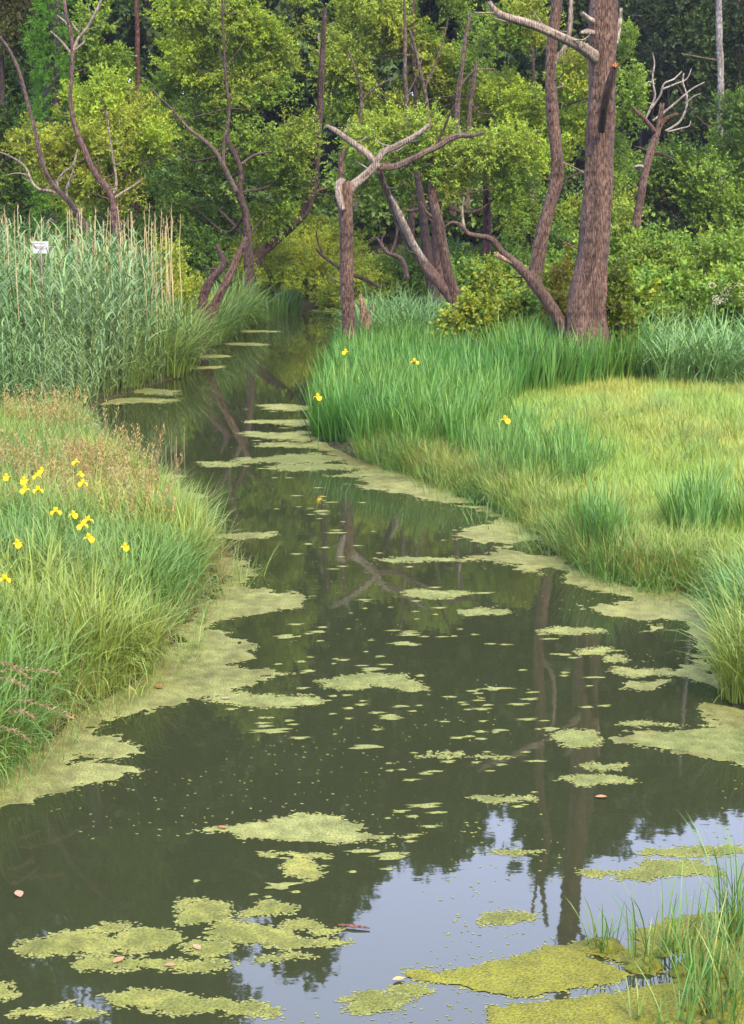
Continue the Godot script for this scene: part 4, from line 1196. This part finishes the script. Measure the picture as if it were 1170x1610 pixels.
func make_small_things() -> void:
	# yellow irises
	var fl := [[543, 555, 22.0, "yellow iris nearest the forked dead trunk"], [652, 570, 21.0, "small yellow iris in the middle of the iris bed"], [500, 626, 19.6, "yellow iris leaning out over the water at the iris point"], [795, 662, 18.6, "lone yellow iris on the meadow side of the iris bed"],
		[10, 752, 15.4, "yellow iris at the left frame edge in the upper row"], [38, 758, 15.2, "bright yellow iris, upper of the close pair at left"], [39, 772, 15.0, "bright yellow iris, lower of the close pair at left"], [58, 750, 15.5, "yellow iris just right of the close pair"], [66, 742, 15.7, "topmost yellow iris of the left row"], [127, 747, 15.5, "upper yellow iris of the two nearest the reed reflection"], [130, 761, 15.2, "lower yellow iris of the two nearest the reed reflection"], [119, 728, 16.0, "small faint iris above the right pair"],
		[88, 806, 14.2, "yellow iris at the left of the lower sparse row"], [116, 811, 14.1, "yellow iris in the middle of the lower sparse row"], [138, 820, 13.9, "yellow iris at the right of the lower sparse row"], [130, 828, 13.8, "half open iris just under the lower sparse row"], [28, 857, 13.3, "lone yellow iris low on the far left"], [197, 862, 13.0, "yellow iris nearest the left shore mat"], [140, 848, 13.4, "yellow bud between the sparse row and the shore iris"], [8, 912, 12.2, "lowest yellow iris at the left frame edge"], [60, 772, 15.0, "dull yellow iris bud right of the close pair"]]
	for i in fl.size():
		var o := iris_flower()
		o.name = numbered("yellow_iris")
		var e := ray(fl[i][0], fl[i][1])
		var tall: float = [0.78, 0.8, 0.6, 0.68][i] if i < 4 else rng.randf_range(0.66, 0.8)
		o.position = at(fl[i][0], fl[i][1], (CAM_H - tall) * e.z / e.y)
		var s := 0.85 if i < 4 else rng.randf_range(0.5, 0.68)
		o.scale = Vector3.ONE * s
		o.rotation.y = rng.randf() * TAU
		add_child(o)
		tag(o, fl[i][3], "flower", "yellow irises on the banks")
	# sign among the reeds
	var sg := thing("notice_sign", "small white notice board on a post above the reeds", "sign", at(63, 560, 24))
	sg.position.y = ground_at(sg.position.x, sg.position.z)
	var ce := at(63, 389, 24) - sg.position
	var bm := BoxMesh.new()
	bm.size = Vector3(0.25, 0.175, 0.012)
	part("panel", bm, M.white, sg).position = ce
	var pm := BoxMesh.new()
	pm.size = Vector3(0.05, ce.y + 0.05, 0.05)
	part("post", pm, M.post, sg).position = Vector3(ce.x, (ce.y + 0.05) * 0.5 - 0.04, ce.z - 0.034)
	for q in [[0.0, 0.058, 0.17, 0.014], [-0.008, 0.008, 0.15, 0.016], [0.008, -0.018, 0.14, 0.014]]:
		var lm := BoxMesh.new()
		lm.size = Vector3(q[2], q[3], 0.003)
		part("text_line", lm, M.print, sg).position = ce + Vector3(q[0], q[1], 0.0075)
	# sedges in the lower right foreground: x, y of the foot, height in metres, leaves
	var sed := [[952, 1492, 0.17, 20, "mossy hummock sprouting short blades at the raft edge"], [1012, 1520, 0.24, 14, "thin clump of blades right of the mossy hummock"], [1040, 1500, 0.26, 10, "sparse blades behind the thin clump"], [1062, 1490, 0.22, 9, "sparse blades standing before the sky reflection"], [1085, 1530, 0.28, 18, "grass clump in the middle of the lower right raft"], [1100, 1585, 0.28, 26, "dense grass clump near the bottom right"], [1150, 1475, 0.36, 30, "tallest dense grass clump at the right edge"], [1172, 1490, 0.32, 26, "grass clump cut by the right frame edge"], [1140, 1610, 0.24, 24, "grass clump at the bottom right corner"], [1060, 1625, 0.2, 16, "grass blades rising from the bottom frame edge"], [1012, 1605, 0.12, 6, "few short blades in the yellow raft at the bottom"], [1170, 1570, 0.26, 22, "grass clump between corner and right edge clumps"], [1120, 1530, 0.24, 18, "grass clump right of the middle clump"]]
	for s in sed:
		var p := on(s[0], s[1])
		var o := thing("sedge_clump", s[4], "grass", p, "grass clumps in the lower right foreground")
		var mb := Mb.new()
		for i in int(s[3] * 1.5):
			var a := rng.randf() * TAU
			var r := 0.06 * sqrt(rng.randf())
			var k := c(112, 160, 72) if rng.randf() < 0.75 else c(160, 180, 100)
			k = vary(k, 0.2)
			blade(mb, Vector3(cos(a) * r, -0.03, sin(a) * r), a + rng.randfn(), s[2] * 1.4 * rng.randf_range(0.5, 1.3), 0.008, absf(rng.randfn()) * 0.2, rng.randf_range(0.1, 0.9), 6, k * 0.9, k)
		part("blades", mb.done(), M.grass, o)
		mb = Mb.new()
		var hum := 1.0 if s[3] > 12 else 0.5
		var rows := 6
		for j in rows:
			for i in 14:
				var t := j / (rows - 1.0)
				var a := TAU * i / 14
				var rr := 0.06 * hum * sin(t * PI * 0.5) * (1 + 0.5 * nz.get_noise_2d(i * 7 + s[0], j * 9))
				mb.vert(Vector3(cos(a) * rr * 1.3, 0.05 * hum * cos(t * PI * 0.5) - 0.006 + 0.012 * nz.get_noise_2d(i * 11, j * 13 + s[1]), sin(a) * rr), vary(c(134, 140, 50), 0.3))
		for j in rows - 1:
			for i in 14:
				var q := j * 14 + i
				var q2 := j * 14 + (i + 1) % 14
				mb.quad(q, q2, q2 + 14, q + 14)
		part("root_mound", mb.done(), M.weed, o)
	# drifting leaves and twigs
	var lv := [[945, 1255, 0.035, c(196, 150, 108), "orange leaf floating on the thick trunk reflection"], [627, 1542, 0.03, c(225, 185, 110), "tan leaf floating alone in the blue water"], [30, 1408, 0.04, c(190, 158, 125), "pinkish leaf floating near the left frame edge"], [187, 1512, 0.035, c(196, 150, 108), "reddish leaf on the thin strip mat at lower left"], [310, 1492, 0.03, c(196, 165, 130), "pinkish leaf on the broken mat at lower left"], [268, 1520, 0.03, c(190, 150, 112), "reddish leaf left of the broken mat"], [355, 1100, 0.035, c(190, 166, 135), "pinkish leaf on the dull grey mat"], [250, 1083, 0.04, c(190, 120, 70), "brown leaf on the left shore mat"], [350, 1303, 0.03, c(200, 130, 80), "brown leaf on the long narrow mat"]]
	for l in lv:
		var mb := Mb.new()
		var turn := Basis(Vector3.UP, rng.randf() * TAU)
		for j in 7:
			var t := j / 6.0
			var w: float = l[2] * 0.5 * pow(sin(PI * clampf(t, 0.02, 0.98)), 0.8)
			for q in 3:
				mb.vert(turn * Vector3((t - 0.5) * l[2] * 1.7, 0.006 + 0.35 * absf(q - 1) * w + 0.012 * (t - 0.4) * (t - 0.4), (q - 1) * w), vary(l[3], 0.12))
			if j > 0:
				for q in 2:
					mb.quad(j * 3 - 3 + q, j * 3 + q, j * 3 + q + 1, j * 3 - 2 + q)
		var o := part("floating_leaf", mb.done(), M.petal, self)
		o.position = on(l[0], l[1])
		tag(o, l[4], "leaf", "leaves floating on the stream")
	var mb := Mb.new()
	tube(mb, [Vector3(-0.06, 0.008, 0.0), Vector3(0, 0.012, 0.015), Vector3(0.07, 0.008, 0.03)], [0.004, 0.007, 0.003], 6, 0.2, c(170, 120, 105))
	var tw := part("floating_twig", mb.done(), M.bark, self)
	tw.position = on(555, 1457)
	tag(tw, "small pinkish brown twig floating in the blue reflection", "twig")
	var sc := [[128, 674, "upper white scrap lying at the reed edge"], [139, 685, "right white scrap floating by the reed edge"], [80, 687, "left white scrap below the reeds"]]
	for s in sc:
		mb = Mb.new()
		for i in 3:
			leaf(mb, Vector3(i * 0.02, 0.015 + i * 0.01, 0), Vector3(1, 0.1, rng.randfn() * 0.4).normalized(), Vector3(0, 1, 0.4).normalized(), 0.09, 0.03, c(205, 210, 205))
		var o := part("white_scrap", mb.done(), M.petal, self)
		o.position = on(s[0], s[1], 0.0) + Vector3(0, maxf(ground_at(on(s[0], s[1]).x, on(s[0], s[1]).z), 0.0) + 0.1, 0)
		tag(o, s[2], "litter", "white scraps at the reed edge")
	# arching seed heads close to the left frame edge
	var hd := [[-40, 1120, 0, 1040, 45, 1068], [-60, 1130, 0, 1055, 85, 1058], [-50, 1150, -5, 1065, 40, 1082], [-60, 1160, 30, 1100, 120, 1132], [-40, 1170, 10, 1118, 52, 1128], [-60, 1200, -10, 1140, 48, 1165]]
	var nm := ["highest", "longest level", "short inner", "farthest reaching", "second lowest", "lowest"]
	for i in hd.size():
		var h: Array = hd[i]
		var p0 := at(h[0], h[1] + 60, 7.9)
		var o := thing("seed_head", "%s of the reddish arching grass heads at the left edge" % nm[i], "grass", Vector3(p0.x, 0.05, p0.z), "arching grass heads at the left edge")
		mb = Mb.new()
		var a := Vector3(0, 0, 0)
		var b := at(h[2], h[3], 7.9) - o.position
		var d := at(h[4], h[5], 7.9) - o.position
		tube(mb, [a, a.lerp(b, 0.6) + Vector3(0, 0.05, 0), b, d], [0.003, 0.0025, 0.002, 0.001], 4, 0, c(150, 150, 90), 0)
		part("stalk", mb.done(), M.stalk, o)
		mb = Mb.new()
		for j in 46:
			var t := j / 46.0
			var p := b.lerp(d, t) + Vector3(0, 0.04 * sin(t * PI), 0) * 0.5
			leaf(mb, p, ((d - b).normalized() + Vector3(rng.randfn(), rng.randfn(), rng.randfn()) * 0.45).normalized(), Vector3(rng.randfn(), 0.5, rng.randfn()).normalized(), 0.028, 0.003, vary(c(186, 154, 128), 0.2))
		part("spikelets", mb.done(), M.grass, o)
